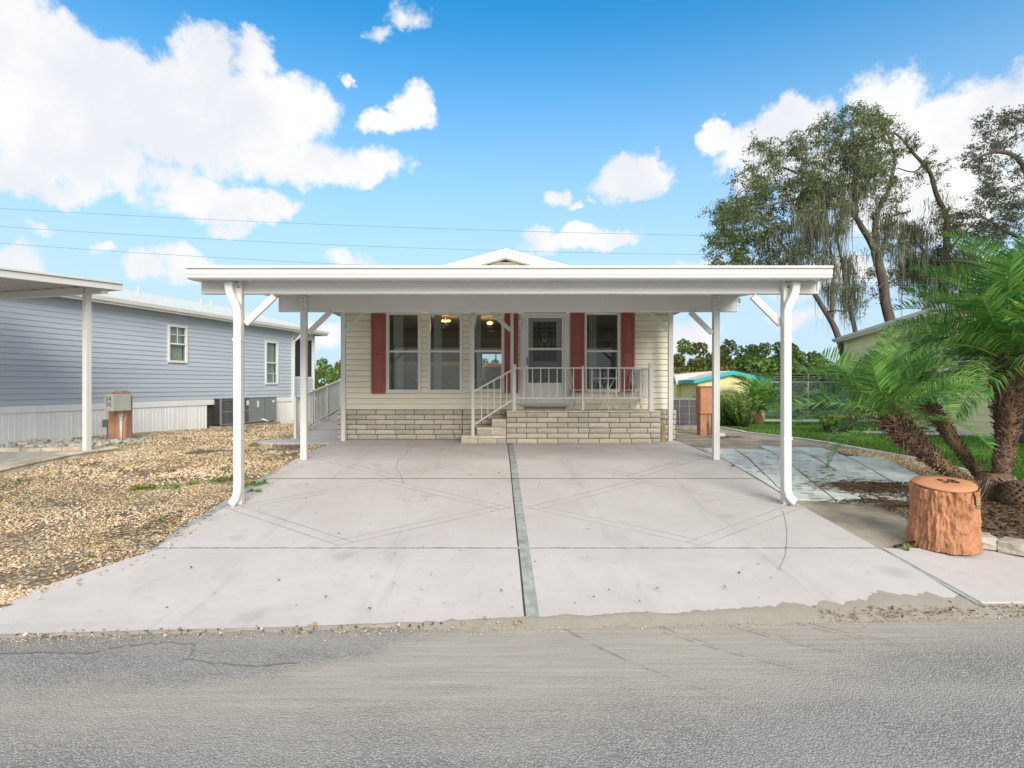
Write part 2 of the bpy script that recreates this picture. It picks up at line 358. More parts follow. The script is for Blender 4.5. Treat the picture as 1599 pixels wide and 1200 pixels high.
def lawnmat():
    m = bpy.data.materials.new('lawn'); m.use_nodes = True; t = NT(m.node_tree); b = t.n['Principled BSDF']
    co = t.new('ShaderNodeTexCoord').outputs['Object']
    c = t.mix(t.mr(t.noise(co, .7, 6, .6), .3, .7), (.075, .17, .028), (.125, .235, .05))
    c = t.mix(t.m('MULTIPLY', t.noise(co, 60, 5, .8), .6), c, (.03, .07, .012))
    c = t.mix(t.m('MULTIPLY', t.mr(t.noise(co, 2.1, 5), .6, .75), .5), c, (.15, .15, .06))
    t.l.new(c, b.inputs['Base Color']); b.inputs['Roughness'].default_value = .95; b.inputs['Specular IOR Level'].default_value = .1
    bn = t.new('ShaderNodeBump'); bn.inputs['Strength'].default_value = .7; bn.inputs['Distance'].default_value = .03
    t.l.new(t.noise(co, 70, 6, .8), bn.inputs['Height']); t.l.new(bn.outputs[0], b.inputs['Normal'])
    M['lawn'] = m
lawnmat()

# ------------------------------------------------------------------ object helpers
def link(name, me, m=None, parent=None):
    o = bpy.data.objects.new(name, me); COL.objects.link(o)
    if m is not None and not me.materials: me.materials.append(M[m])
    if parent is not None: o.parent = parent
    return o
def tag(o, label=None, cat=None, group=None, kind=None):
    if label: o['label'] = label
    if cat: o['category'] = cat
    if group: o['group'] = group
    if kind: o['kind'] = kind
    return o
def thing(name, label, cat, loc=(0, 0, 0), rz=0., group=None):
    o = bpy.data.objects.new(name, None); COL.objects.link(o); o.empty_display_size = .2
    o.location = loc; o.rotation_euler = (0, 0, rz)
    return tag(o, label, cat, group)
def copy_tree(o, parent=None):
    c = o.copy(); COL.objects.link(c)
    if parent is not None: c.parent = parent
    for ch in list(o.children): copy_tree(ch, c)
    return c
def npmesh(name, V, Fc, smooth=False):
    V = np.asarray(V, np.float32); Fc = np.asarray(Fc, np.int32); k = Fc.shape[1]
    me = bpy.data.meshes.new(name)
    me.vertices.add(len(V)); me.vertices.foreach_set('co', V.ravel())
    me.loops.add(Fc.size); me.loops.foreach_set('vertex_index', Fc.ravel())
    me.polygons.add(len(Fc)); me.polygons.foreach_set('loop_start', np.arange(len(Fc), dtype=np.int32)*k)
    me.polygons.foreach_set('loop_total', np.full(len(Fc), k, np.int32))
    if smooth: me.polygons.foreach_set('use_smooth', np.ones(len(Fc), bool))
    me.update(calc_edges=True); me.validate()
    return me

class MB:
    """collects boxes, prisms and tubes; build() links them as ONE mesh object. Coordinates are world; build() moves them
    into the parent's frame when the parent has no rotation, or takes them as local if local=True."""
    def __init__(s): s.v = []; s.f = []; s.sm = []
    def add(s, vs, fs, smooth=False):
        b = len(s.v); s.v += [tuple(x) for x in vs]; s.f += [tuple(i+b for i in f) for f in fs]; s.sm += [smooth]*len(fs); return s
    def box(s, x0, x1, y0, y1, z0, z1):
        vs = [(x, y, z) for z in (z0, z1) for y in (y0, y1) for x in (x0, x1)]
        return s.add(vs, [(0, 2, 3, 1), (4, 5, 7, 6), (0, 1, 5, 4), (2, 6, 7, 3), (0, 4, 6, 2), (1, 3, 7, 5)])
    def prism(s, poly, axis, a, b):
        """poly: 2-D outline; extruded along axis ('x': poly=(y,z); 'y': (x,z); 'z': (x,y)) from a to b"""
        def mk(p, t): return {'x': (t, p[0], p[1]), 'y': (p[0], t, p[1]), 'z': (p[0], p[1], t)}[axis]
        n = len(poly); vs = [mk(p, a) for p in poly]+[mk(p, b) for p in poly]
        fs = [(i, (i+1) % n, n+(i+1) % n, n+i) for i in range(n)]+[tuple(range(n-1, -1, -1)), tuple(range(n, 2*n))]
        return s.add(vs, fs)
    def tube(s, pts, r, n=8, cap=True, smooth=True):
        pts = [Vector(p) for p in pts]; rs = r if hasattr(r, '__len__') else [r]*len(pts)
        vs = []; prev = None
        for i, p in enumerate(pts):
            d = (pts[min(i+1, len(pts)-1)]-pts[max(i-1, 0)])
            d = d.normalized() if d.length > 1e-9 else Vector((0, 0, 1))
            if prev is None:
                u = d.cross(Vector((0, 0, 1)));
                if u.length < 1e-3: u = Vector((1, 0, 0))
            else: u = prev-d*prev.dot(d)
            u.normalize(); prev = u; q = d.cross(u)
            for k in range(n):
                a = 2*math.pi*(k+.5)/n
                vs.append(p+(u*math.cos(a)+q*math.sin(a))*rs[i])
        fs = []
        for i in range(len(pts)-1):
            for k in range(n): fs.append((i*n+k, i*n+(k+1) % n, (i+1)*n+(k+1) % n, (i+1)*n+k))
        if cap: fs += [tuple(range(n-1, -1, -1)), tuple(range((len(pts)-1)*n, len(pts)*n))]
        return s.add(vs, fs, smooth)
    def sweep(s, pts, w, d, side=(0, 1, 0), cap=True):
        """rectangular section swept along pts; 'side' is the fixed width axis of extent d; w is across"""
        side = Vector(side).normalized(); vs = []; pts = [Vector(p) for p in pts]
        for i, p in enumerate(pts):
            t = (pts[min(i+1, len(pts)-1)]-pts[max(i-1, 0)]).normalized(); u = t.cross(side).normalized()
            for a, b in ((-1, -1), (1, -1), (1, 1), (-1, 1)): vs.append(p+u*(a*w/2)+side*(b*d/2))
        fs = []
        for i in range(len(pts)-1):
            for k in range(4): fs.append((i*4+k, i*4+(k+1) % 4, i*4+4+(k+1) % 4, i*4+4+k))
        if cap: fs += [(3, 2, 1, 0), tuple(range(len(vs)-4, len(vs)))]
        return s.add(vs, fs)
    def lathe(s, c, prof, n=16, smooth=True):
        vs = []; fs = []
        for (r, z) in prof:
            for k in range(n): vs.append((c[0]+r*math.cos(2*math.pi*k/n), c[1]+r*math.sin(2*math.pi*k/n), c[2]+z))
        for i in range(len(prof)-1):
            for k in range(n): fs.append((i*n+k, i*n+(k+1) % n, (i+1)*n+(k+1) % n, (i+1)*n+k))
        fs += [tuple(range(n-1, -1, -1)), tuple(range((len(prof)-1)*n, len(prof)*n))]
        return s.add(vs, fs, smooth)
    def mesh(s, name, off=(0, 0, 0)):
        me = bpy.data.meshes.new(name)
        me.from_pydata([(v[0]-off[0], v[1]-off[1], v[2]-off[2]) for v in s.v], [], s.f)
        me.polygons.foreach_set('use_smooth', s.sm)
        bm = bmesh.new(); bm.from_mesh(me); bmesh.ops.recalc_face_normals(bm, faces=bm.faces); bm.to_mesh(me); bm.free()
        return me
    def build(s, name, m, parent=None, local=False, bevel=0., label=None, cat=None, group=None, kind=None):
        off = (0, 0, 0)
        if parent is not None and not local:
            q = parent
            ox = Vector((0, 0, 0))
            while q is not None: ox += q.location; q = q.parent
            off = ox
        elif parent is None and not local:
            a = np.array(s.v); off = (a[:, 0].mean(), a[:, 1].mean(), a[:, 2].min())
        o = link(name, s.mesh(name, off), m, parent)
        if parent is None and not local: o.location = off
        if bevel:
            b = o.modifiers.new('bevel', 'BEVEL'); b.width = bevel; b.segments = 1; b.limit_method = 'ANGLE'
        return tag(o, label, cat, group, kind)

# ------------------------------------------------------------------ terrain
GY = [-40, 4.4, 7.68, 10.16, 12.5, 14, 16, 22, 40, 90, 4000]
GZv = [0, 0, .272, .541, .603, .61, .58, .42, .30, .25, .25]
def GZ(y): return float(np.interp(y, GY, GZv))
def patch(name, c, nx, ny, m, zoff=0., thick=0., parent=None, kind='structure', label=None):
    """four-cornered sheet (near-left, near-right, far-right, far-left) laid on the terrain"""
    V = []; Fc = []; UV = []
    for j in range(ny+1):
        for i in range(nx+1):
            u, v = i/nx, j/ny
            p = [(1-u)*(1-v)*c[0][k]+u*(1-v)*c[1][k]+u*v*c[2][k]+(1-u)*v*c[3][k] for k in (0, 1)]
            V.append((p[0], p[1], GZ(p[1])+zoff)); UV.append((u, v))
    W = nx+1
    for j in range(ny):
        for i in range(nx): Fc.append((j*W+i, j*W+i+1, (j+1)*W+i+1, (j+1)*W+i))
    if thick:
        ring = [i for i in range(W)]+[j*W+nx for j in range(1, ny+1)]+[ny*W+i for i in range(nx-1, -1, -1)]+[j*W for j in range(ny-1, 0, -1)]
        b = len(V)
        for r_ in ring: V.append((V[r_][0], V[r_][1], V[r_][2]-thick)); UV.append(UV[r_])
        n = len(ring)
        for k in range(n): Fc.append((ring[k], b+k, b+(k+1) % n, ring[(k+1) % n]))
    me = bpy.data.meshes.new(name); me.from_pydata(V, [], Fc)
    uvl = me.uv_layers.new(name='UVMap')
    for lp in me.loops: uvl.data[lp.index].uv = UV[lp.vertex_index]
    o = link(name, me, m, parent)
    return tag(o, label, None, None, kind if parent is None else None)
def ribbon(name, Ys, xl, xr, m, zoff, nx=6, kind='structure'):
    V = []; Fc = []
    for y in Ys:
        a, b = xl(y), xr(y)
        for i in range(nx+1): V.append((a+(b-a)*i/nx, y, GZ(y)+zoff))
    W = nx+1
    for j in range(len(Ys)-1):
        for i in range(nx): Fc.append((j*W+i, j*W+i+1, (j+1)*W+i+1, (j+1)*W+i))
    me = bpy.data.meshes.new(name); me.from_pydata(V, [], Fc)
    return tag(link(name, me, m), None, None, None, kind)

XC, DL, DR = .28, -3.60, 4.03                    # drive: centre joint and edges
def front(x): return 4.5+.06*x
Yg = [-40, 0, 4.4, 5, 6, 7, 7.68, 8.5, 9.3, 10.16, 11, 11.7, 12.5, 14, 16, 19, 22, 30, 40, 90, 400, 4000]
ribbon('ground', Yg, lambda y: -60-abs(y)*1.2, lambda y: 60+abs(y)*1.2, 'sand_ground', -.02, 8)
patch('road', [(-70, -14), (70, -14), (70, 5.4), (-70, 5.0)], 40, 40, 'asphalt', 0.)
o = bpy.data.objects['road']
for v in o.data.vertices:                       # the carriageway dives under the drives instead of following their slope
    v.co.z = -.001 if v.co.y > 4.4 else v.co.z
def gx_r(y): return float(np.interp(y, [4.15, 4.75, 5.9, 6.5, 12.2, 13, 30], [-4.55, -4.12, -3.56, -3.6, -3.6, -4.6, -4.85]))
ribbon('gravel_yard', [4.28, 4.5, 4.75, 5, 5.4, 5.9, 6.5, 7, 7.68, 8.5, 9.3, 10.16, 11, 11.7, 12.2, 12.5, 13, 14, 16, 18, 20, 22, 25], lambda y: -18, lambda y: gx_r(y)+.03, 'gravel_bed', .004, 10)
def curb_x(y): return float(np.interp(y, [6.0, 7.5, 9.07, 10.2, 13.1, 15.1, 17.9, 20, 24], [8.9, 8.4, 7.8, 7.5, 7.1, 6.65, 7.05, 7.3, 7.6]))
ribbon('lawn', [6, 7, 7.68, 8.5, 9.3, 10.16, 11, 11.7, 12.5, 14, 16, 19, 22, 26, 30, 34], lambda y: curb_x(y), lambda y: 45, 'lawn', .006, 14)
ribbon('lawn', [19, 22, 26, 30, 34, 46], lambda y: -45, lambda y: 7.0+.0*y, 'lawn', .001, 14)
ribbon('side_drive', [6.0, 6.5, 7, 7.68, 8.5, 9.3, 10.16, 11, 11.7, 12.5, 14, 15.1, 16, 18], lambda y: DR if y < 13 else 4.1, lambda y: min(curb_x(y)-.06, 6.4 if y < 7.6 else 99), 'old_concrete', .010, 5)

# ------------------------------------------------------------------ driveway slabs
drv = thing('driveway', None, None, (0, 4.5, 0)); drv['kind'] = 'structure'
rows = [(None, 5.985), (6.055, 8.84), (8.872, 12.03), (12.062, 13.06)]
def dslab(c, m, ny=8):
    o = patch('slab', [(x, y-4.5) for x, y in c], 6, ny, m, 0, 0)
    me = o.data
    # lay on terrain in world, then give the slab real thickness
    for v in me.vertices: v.co.z = GZ(v.co.y+4.5)+.0015+.0265*min(1, max(0, (v.co.y+4.5-4.75)/.9))
    bm = bmesh.new(); bm.from_mesh(me)
    geo = bmesh.ops.extrude_face_region(bm, geom=bm.faces[:])
    for e in geo['geom']:
        if isinstance(e, bmesh.types.BMVert): e.co.z -= .11
    bmesh.ops.recalc_face_normals(bm, faces=bm.faces); bm.to_mesh(me); bm.free()
    o.parent = drv; del o['kind']
    return o
c0, c1 = XC-.062, XC+.062
dslab([(-4.62, front(-4.6)-.02), (c0, front(c0)), (c0, 5.985), (-3.54, 5.985)], 'concrete_plain')
dslab([(c1, front(c1)), (DR, front(DR)+.02), (DR, 5.985), (c1, 5.985)], 'concrete_plain')
for (a, b), mm in zip(rows[1:], ('concrete_scored', 'concrete_scored', 'concrete_plain')):
    dslab([(DL, a), (c0, a), (c0, b), (DL, b)], mm); dslab([(c1, a), (DR, a), (DR, b), (c1, b)], mm)
for v in bpy.data.objects['slab'].data.vertices:  # the flared corner bends outward
    pass
def strip(name, pts_l, pts_r, m, zo, parent):
    V = []; Fc = []
    for (x, y) in pts_l+pts_r: V.append((x, y-4.5, GZ(y)+zo-.0265*(1-min(1, max(0, (y-4.75)/.9)))))
    n = len(pts_l)
    for i in range(n-1): Fc.append((i, i+1, n+i+1, n+i))
    me = bpy.data.meshes.new(name); me.from_pydata(V, [], Fc)
    return link(name, me, m, parent)
ys = list(np.linspace(front(XC)+.01, 13.05, 24))
strip('expansion_joint', [(c0+.018, y) for y in ys], [(c1+.004, y) for y in ys], 'joint_grey', .024, drv)
strip('joint_gap', [(c0-.006, y) for y in ys], [(c0+.022, y) for y in ys], 'joint_dark', .016, drv)
xs = list(np.linspace(-3.56, DR, 12))
strip('expansion_joint', [(x, 5.995) for x in xs], [(x, 6.06) for x in xs], 'joint_grey', .0245, drv); strip('joint_gap', [(x, 5.975) for x in xs], [(x, 5.998) for x in xs], 'joint_dark', .018, drv)
for ya in (8.835, 12.025):
    strip('joint_gap', [(x, ya) for x in xs], [(x, ya+.042) for x in xs], 'joint_dark', .0272, drv)
strip('edge_strip', [(-4.68, 4.2), (-4.2, 4.75), (-3.62, 5.9), (-3.69, 6.5), (-3.69, 9.3), (-3.69, 11.9)], [(-4.56, 4.2), (-4.08, 4.75), (-3.5, 5.9), (-3.58, 6.5), (-3.58, 9.3), (-3.58, 11.9)], 'joint_grey', .022, drv)
def crack(pts, wd=.008):
    L = []; Rr = []
    for i, (px, py, y) in enumerate(pts):
        x = PX(px, y); L.append((x-wd/2, y)); Rr.append((x+wd/2, y))
    strip('crack', L, Rr, 'crack_dark', .030, drv)
def cy(py, y0):                                    # depth at which the drive is seen at row py
    for _ in range(30): y0 = F*(ZC-GZ(y0)-.028)/(py-CY)
    return y0
def ysearch(py):
    a, b = 3., 13.
    for _ in range(50):
        mdl = (a+b)/2
        if CY+F*(ZC-GZ(mdl)-.028)/mdl > py: a = mdl
        else: b = mdl
    return a
crack([(x, y, ysearch(y)) for x, y in ((650, 695), (637, 702), (634, 710), (622, 718), (618, 732), (626, 742), (630, 755))])
crack([(x, y, ysearch(y)) for x, y in ((1222, 798), (1226, 812), (1229, 832), (1228, 850), (1226, 868), (1219, 884), (1214, 888))], .007)
def road_crack(pts, wd):
    V = []; Fc = []; fine_ = []
    for (a, b) in zip(pts[:-1], pts[1:]):
        for k in range(6): fine_.append((a[0]+(b[0]-a[0])*k/6+random.gauss(0, 2.2), a[1]+(b[1]-a[1])*k/6+random.gauss(0, 1.0)))
    fine_.append(pts[-1])
    for i, (px, py) in enumerate(fine_):
        y = F*(ZC-.004)/(py-CY); x = PX(px, y); ww = wd*random.uniform(.4, 1.2); V += [(x, y-ww, .004), (x+ww*.4, y+ww, .004)]
    for i in range(len(fine_)-1): Fc.append((2*i, 2*i+2, 2*i+3, 2*i+1))
    me = bpy.data.meshes.new('road_crack'); me.from_pydata(V, [], Fc); tag(link('road_crack', me, 'crack_dark'), kind='structure')
road_crack([(-80, 1024), (30, 1019), (130, 1020), (200, 1008), (265, 1003), (303, 1006)], .011); road_crack([(303, 1006), (294, 1028), (330, 1036), (400, 1040), (470, 1034)], .007); road_crack([(294, 1028), (262, 1040)], .006)
def sand_drift():
    m = bpy.data.materials.new('sand'); m.use_nodes = True; t = NT(m.node_tree); b = t.n['Principled BSDF']; co = t.new('ShaderNodeTexCoord').outputs['Object']
    c = t.mix(t.noise(co, 6, 8, .7), (.33, .295, .245), (.46, .42, .355)); c = t.mix(t.m('MULTIPLY', t.mr(t.noise(co, 120, 4, .7), .5, .68), .6), c, (.15, .135, .115))
    t.l.new(c, b.inputs['Base Color']); b.inputs['Roughness'].default_value = .95; b.inputs['Specular IOR Level'].default_value = .1
    bn = t.new('ShaderNodeBump'); bn.inputs['Strength'].default_value = .6; bn.inputs['Distance'].default_value = .01; t.l.new(t.noise(co, 90, 6, .75), bn.inputs['Height']); t.l.new(bn.outputs[0], b.inputs['Normal']); M['sand'] = m
    V = []; Fc = []; n = 420
    for i in range(n+1):
        x = -4.3+9.9*i/n; y0 = front(x); q = Vector((x*1.3, 2.7, 0))
        wd = float(np.interp(x, [-4.3, -1.6, -.7, -.42, -.36, -.28, 0, 1.2, 2.6, 3.4, 4.2, 5.6], [.012, .014, .03, .05, .08, .06, .05, .07, .13, .22, .16, .12]))
        wd *= .75+.5*(mnoise.noise(q)+.5)+.55*mnoise.noise(q*5)+.35*mnoise.noise(q*16)
        wd = max(.012, wd); top = lambda y: GZ(y)+.0015+.0265*min(1, max(0, (y-4.75)/.9))+.0035
        ya, yb, yc = y0-(.05 if x < -1 else .05+.09*min(1, x+1))-.06*mnoise.noise(q*3), y0-.01, y0+wd
        V += [(x, ya, .0008), (x, yb, max(top(yb), .010)), (x, yb+(yc-yb)*.6, top(yb+(yc-yb)*.6)+.003), (x, yc, top(yc)-.003)]
    for i in range(n):
        for k in range(3): Fc.append((4*i+k, 4*i+4+k, 4*i+5+k, 4*i+1+k))
    me = bpy.data.meshes.new('sand_drift'); me.from_pydata(V, [], Fc); me.polygons.foreach_set('use_smooth', [True]*len(Fc)); tag(link('sand_drift', me, 'sand'), kind='structure')
sand_drift()
# pad under the stump to the right of the drive
patch('sidewalk_pad', [(DR+.05, front(DR)+.05), (7.2, 4.85), (7.2, 6.02), (DR+.05, 6.02)], 8, 8, 'concrete_plain', .022, .1)
patch('pad_joint', [(DR-.005, front(DR)+.03), (DR+.055, front(DR)+.03), (DR+.055, 6.0), (DR-.005, 6.0)], 1, 8, 'joint_grey', .016)
# walkway in front of the ramp (rounded end) and the ramp
wk = MB(); out = []
for k in range(13):
    a = math.pi/2+math.pi*k/12
    out.append((-4.75+.62*math.cos(a), 12.72+.42*math.sin(a)))
out += [(-3.6, 12.30), (-3.6, 13.14)]
wk.prism(out, 'z', .50, .634)
wk.build('walkway', 'concrete_plain', kind='structure')
rp = MB(); rp.prism([(13.16, .40), (13.16, .632), (17.6, 1.16), (19.5, 1.2), (19.5, .3)], 'x', -4.78, -3.70)
rp.build('ramp', 'concrete_plain', kind='structure')
rj = MB()
for k in range(1, 4):
    y = 13.16+k*1.1; z = .634+(y-13.16)*.1192
    rj.box(-4.78, -3.70, y, y+.012, z-.02, z+.002)
rj.build('ramp_joint', 'joint_dark', kind='structure')

# tile patio, each slate its own part
tp = thing('tile_patio', None, None, (5.2, 7.6, GZ(7.6))); tp['kind'] = 'structure'
ang = R(-11.5); ux, uy = (math.cos(ang), math.sin(ang)), (-math.sin(ang), math.cos(ang))
tile = .60
for i in range(-4, 9):
    for j in range(-1, 9):
        x0 = 5.2+ux[0]*i*tile+uy[0]*j*tile; y0 = 7.6+ux[1]*i*tile+uy[1]*j*tile
        q = [(x0, y0), (x0+ux[0]*tile, y0+ux[1]*tile), (x0+(ux[0]+uy[0])*tile, y0+(ux[1]+uy[1])*tile), (x0+uy[0]*tile, y0+uy[1]*tile)]
        cxm = sum(p[0] for p in q)/4; cym = sum(p[1] for p in q)/4
        rmax = float(np.interp(cym, [7.6, 9, 11], [7.1, 6.85, 6.5]))
        if cxm < DR-.25 or cxm > rmax or cym < 7.75 or cym > 11.5: continue
        g = .014
        q = [(p[0]+(cxm-p[0])*g/.3, p[1]+(cym-p[1])*g/.3) for p in q]
        # clip to the edge of the drive
        q = [(max(p[0], DR+.03), p[1]) for p in q]
        b = MB(); dz = random.uniform(-.006, .006); tl = random.uniform(-.008, .008)
        top = [(p[0], p[1], GZ(p[1])+.034+dz+tl*(p[0]-cxm)) for p in q]
        b.add(top+[(p[0], p[1], p[2]-.05) for p in top], [(0, 1, 2, 3), (7, 6, 5, 4), (0, 4, 5, 1), (1, 5, 6, 2), (2, 6, 7, 3), (3, 7, 4, 0)])
        b.build('tile', 'slate_tile', tp)
# lawn kerb
kb = MB(); kys = [8.6+k*.35 for k in range(28)]
for a, b_ in zip(kys[:-1], kys[1:]):
    xa, xb = curb_x(a), curb_x(b_)
    kb.add([(xa-.07, a, GZ(a)-.05), (xa+.07, a, GZ(a)-.05), (xb+.07, b_-.01, GZ(b_)-.05), (xb-.07, b_-.01, GZ(b_)-.05),
            (xa-.06, a, GZ(a)+.045), (xa+.06, a, GZ(a)+.045), (xb+.06, b_-.01, GZ(b_)+.045), (xb-.06, b_-.01, GZ(b_)+.045)],
           [(4, 5, 6, 7), (0, 1, 5, 4), (2, 3, 7, 6), (1, 2, 6, 5), (3, 0, 4, 7)])
kb.build('lawn_kerb', 'concrete_far', kind='structure')
# pale paths crossing the lawn
patch('garden_path', [(9.0, 15.2), (14.5, 12.6), (15.5, 13.6), (9.6, 16.4)], 4, 4, 'concrete_far', .014)
patch('garden_path', [(9.2, 19.0), (11.5, 15.6), (12.8, 16.4), (10.6, 19.6)], 4, 4, 'concrete_far', .012)
patch('far_path', [(8.5, 22.8), (30, 22.6), (30, 24.6), (8.5, 24.6)], 4, 4, 'concrete_far', .012)
patch('neighbour_drive', [(9.9, 12.3), (11.6, 9.6), (16, 9.6), (14.2, 19.)], 6, 6, 'concrete_far', .018)
patch('mulch_bed', [(4.9, 6.12), (9.6, 5.55), (8.9, 8.75), (6.4, 8.35)], 8, 8, 'mulch_soil', .03)
patch('mulch_bed', [(8.9, 21.4), (13.5, 21.6), (13.5, 22.5), (8.9, 22.4)], 4, 2, 'mulch_soil', .02)
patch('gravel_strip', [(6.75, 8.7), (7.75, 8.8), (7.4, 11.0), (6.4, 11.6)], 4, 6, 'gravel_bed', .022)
#PART2
# ------------------------------------------------------------------ carport
cp = thing('carport', 'white metal carport with flat roof standing over the pale concrete drive', 'carport', (.2, 7.68, GZ(7.68)))
RX0, RX1 = -3.985, 4.30
def roofz(y): return 3.29+(y-7.4)*.075
YF, YB = 7.42, 12.95
# pan panels, each with an upstand rib
npan = 14; pw = (RX1-RX0-.2)/npan
for i in range(npan):
    x0 = RX0+.1+i*pw; b = MB()
    poly = lambda y: [(x0+.004, roofz(y)), (x0+pw-.004, roofz(y)), (x0+pw-.004, roofz(y)+.075), (x0+.004, roofz(y)+.075)]
    A = [(p[0], YF, p[1]) for p in poly(YF)]; B = [(p[0], YB, p[1]) for p in poly(YB)]
    b.add(A+B, [(0, 1, 2, 3), (7, 6, 5, 4), (0, 4, 5, 1), (1, 5, 6, 2), (2, 6, 7, 3), (3, 7, 4, 0)])
    A = [(x0+.01, YF, roofz(YF)-.035), (x0+.045, YF, roofz(YF)-.035), (x0+.045, YF, roofz(YF)), (x0+.01, YF, roofz(YF))]
    B = [(p[0], YB, p[2]+.075*(YB-YF)) for p in A]
    b.add(A+B, [(0, 1, 2, 3), (7, 6, 5, 4), (0, 4, 5, 1), (1, 5, 6, 2), (2, 6, 7, 3), (3, 7, 4, 0)])
    b.build('roof_panel', 'white_metal', cp)
# gutter fascia: profiled front with a lip, a shadow groove and a stepped face
zb, zt = PZ(438, 7.40), PZ(418, 7.40)
g = MB(); pr = [(7.30, zb+.012), (7.285, zb+.012), (7.285, zb+.052), (7.275, zb+.058), (7.275, zt-.052), (7.30, zt-.046), (7.30, zt-.040), (7.262, zt-.036), (7.255, zt-.004), (7.275, zt), (7.42, zt), (7.42, zb), (7.31, zb)]
g.prism(pr, 'x', RX0, RX1); g.build('gutter', 'white_metal', cp, bevel=.003)
for sx, x in ((-1, RX0), (1, RX1)):
    f = MB(); xa, xb = (x, x+.1) if sx < 0 else (x-.1, x)
    A = [(xa, 7.42, zb), (xb, 7.42, zb), (xb, 7.42, zt), (xa, 7.42, zt)]
    B = [(p[0], YB, p[2]+.075*(YB-7.42)) for p in A]
    f.add(A+B, [(0, 1, 2, 3), (7, 6, 5, 4), (0, 4, 5, 1), (1, 5, 6, 2), (2, 6, 7, 3), (3, 7, 4, 0)])
    f.build('side_fascia', 'white_metal', cp, bevel=.004)
b1 = MB(); B1X = (-3.97, 4.32); B1Z = (PZ(459, 7.63), roofz(7.68)-.004)
b1.box(B1X[0], B1X[1], 7.63, 7.73, B1Z[0], B1Z[1]); b1.box(B1X[0]+.005, B1X[1]-.005, 7.62, 7.63, B1Z[0], B1Z[0]+.03)
b1.box(B1X[1]-.03, B1X[1]-.002, 7.615, 7.63, B1Z[0]+.031, B1Z[1]-.002); b1.build('beam', 'white_metal', cp, bevel=.003)
b2 = MB(); B2X = (PX(435, 10.11), PX(1152, 10.11)); B2Z = (PZ(487, 10.11), roofz(10.16)-.006)
b2.box(B2X[0], B2X[1], 10.11, 10.21, B2Z[0], B2Z[1]); b2.box(B2X[1]-.03, B2X[1]-.002, 10.098, 10.11, B2Z[0]+.003, B2Z[1]-.003)
b2.box(B2X[0]+.002, B2X[0]+.03, 10.098, 10.11, B2Z[0]+.003, B2Z[1]-.003); b2.build('beam', 'white_metal', cp, bevel=.003)
B3Z = (PZ(487, 12.71)+.06, roofz(12.71)-.04)
b3 = MB(); b3.box(B2X[0]+.3, B2X[1]-.15, 12.66, 12.76, B3Z[0], B3Z[1]); b3.build('beam', 'white_metal', cp, bevel=.003)
def post(x, y, zt_, wd, brace=None, zb_=None, bolts=0, lo=.55, ln=.55):
    z0 = GZ(y)+.026 if zb_ is None else zb_
    b = MB(); b.box(x-wd/2, x+wd/2, y-wd/2, y+wd/2, z0+.006, zt_)
    b.box(x-wd*.5-.004, x-wd*.5+.012, y-wd/2-.004, y-wd/2+.012, z0+.006, zt_-.01); b.box(x+wd*.5-.012, x+wd*.5+.004, y-wd/2-.004, y-wd/2+.012, z0+.006, zt_-.01)
    o = b.build('post', 'white_metal', cp, bevel=.004)
    bp = MB(); bp.box(x-wd*.8, x+wd*.8, y-wd*.55, y+wd*.55, z0, z0+.006); bp.build('base_plate', 'galv', o)
    for k in range(bolts):
        q = MB(); q.tube([(x+(.012 if k % 2 else -.012), y-wd/2-.001, zt_-.05-k*.065), (x+(.012 if k % 2 else -.012), y-wd/2-.012, zt_-.05-k*.065)], .011, 6)
        q.build('bolt', 'meter_grey', o)
    if brace:
        (bx, bz), (tx, tz) = brace
        q = MB(); q.sweep([(bx, y-.005, bz), (tx, y-.005, tz)], .085, .055); q.build('brace', 'white_metal', cp, bevel=.003)
PL = [(PX(378, 7.68), 7.68), (PX(1222, 7.68), 7.68), (PX(477.4, 10.16), 10.16), (PX(1115, 10.16), 10.16), (PX(536.5, 12.71), 12.71), (PX(1046.5, 12.71), 12.71)]
def br(pa, pb, y): return ((PX(pa[0], y), PZ(pa[1], y)), (PX(pb[0], y), PZ(pb[1], y)))
post(PL[0][0], 7.60, B1Z[1]-.01, .095, br((384, 506), (429, 463), 7.6), bolts=2)
post(PL[1][0], 7.60, B1Z[1]-.01, .095, br((1219, 507), (1175, 463), 7.6), bolts=2)
post(PL[2][0], 10.08, B2Z[1]-.03, .10, br((482, 521), (516, 488), 10.1), bolts=4)
post(PL[3][0], 10.08, B2Z[1]-.03, .10, br((1111, 521), (1077, 488), 10.1), bolts=4)
post(PL[4][0], 12.71, B3Z[0], .088, br((540, 517), (569, 489), 12.7))
post(PL[5][0], 12.71, B3Z[0], .088, br((1043, 516), (1015, 488), 12.7))
post(PX(799.5, 12.71), 12.71, B3Z[0], .06, br((797, 516), (766, 487), 12.7), zb_=1.335)
def spout(path, sx):
    y = 7.50
    pts = [(PX(px, y), y+dy, PZ(py, y)) for px, py, dy in path]
    d = MB(); d.sweep(pts, .10, .09, cap=True); o = d.build('downspout', 'white_metal', cp, bevel=.008)
    e = pts[-1]; t = (Vector(pts[-1])-Vector(pts[-2])).normalized()
    q = MB(); q.sweep([Vector(e)+t*.001, Vector(e)+t*.003], .082, .072); q.build('spout_mouth', 'black_paint', o)  # black sheet over the closed end stands for the shade inside an open spout
    for zz in (.9, 2.2):
        s_ = MB(); xx = pts[5][0]; s_.box(xx-.056, xx+.056, y-.05, y+.05, GZ(7.6)+zz, GZ(7.6)+zz+.03); s_.build('strap', 'white_trim', o)
spout([(358, 440, 0), (358.5, 449, 0), (360, 458, 0), (364, 468, 0), (369.5, 478, 0), (372, 488, 0), (372, 755, 0), (371.5, 768, 0), (369, 777, 0), (363, 786, 0), (361, 788, 0)], -1)
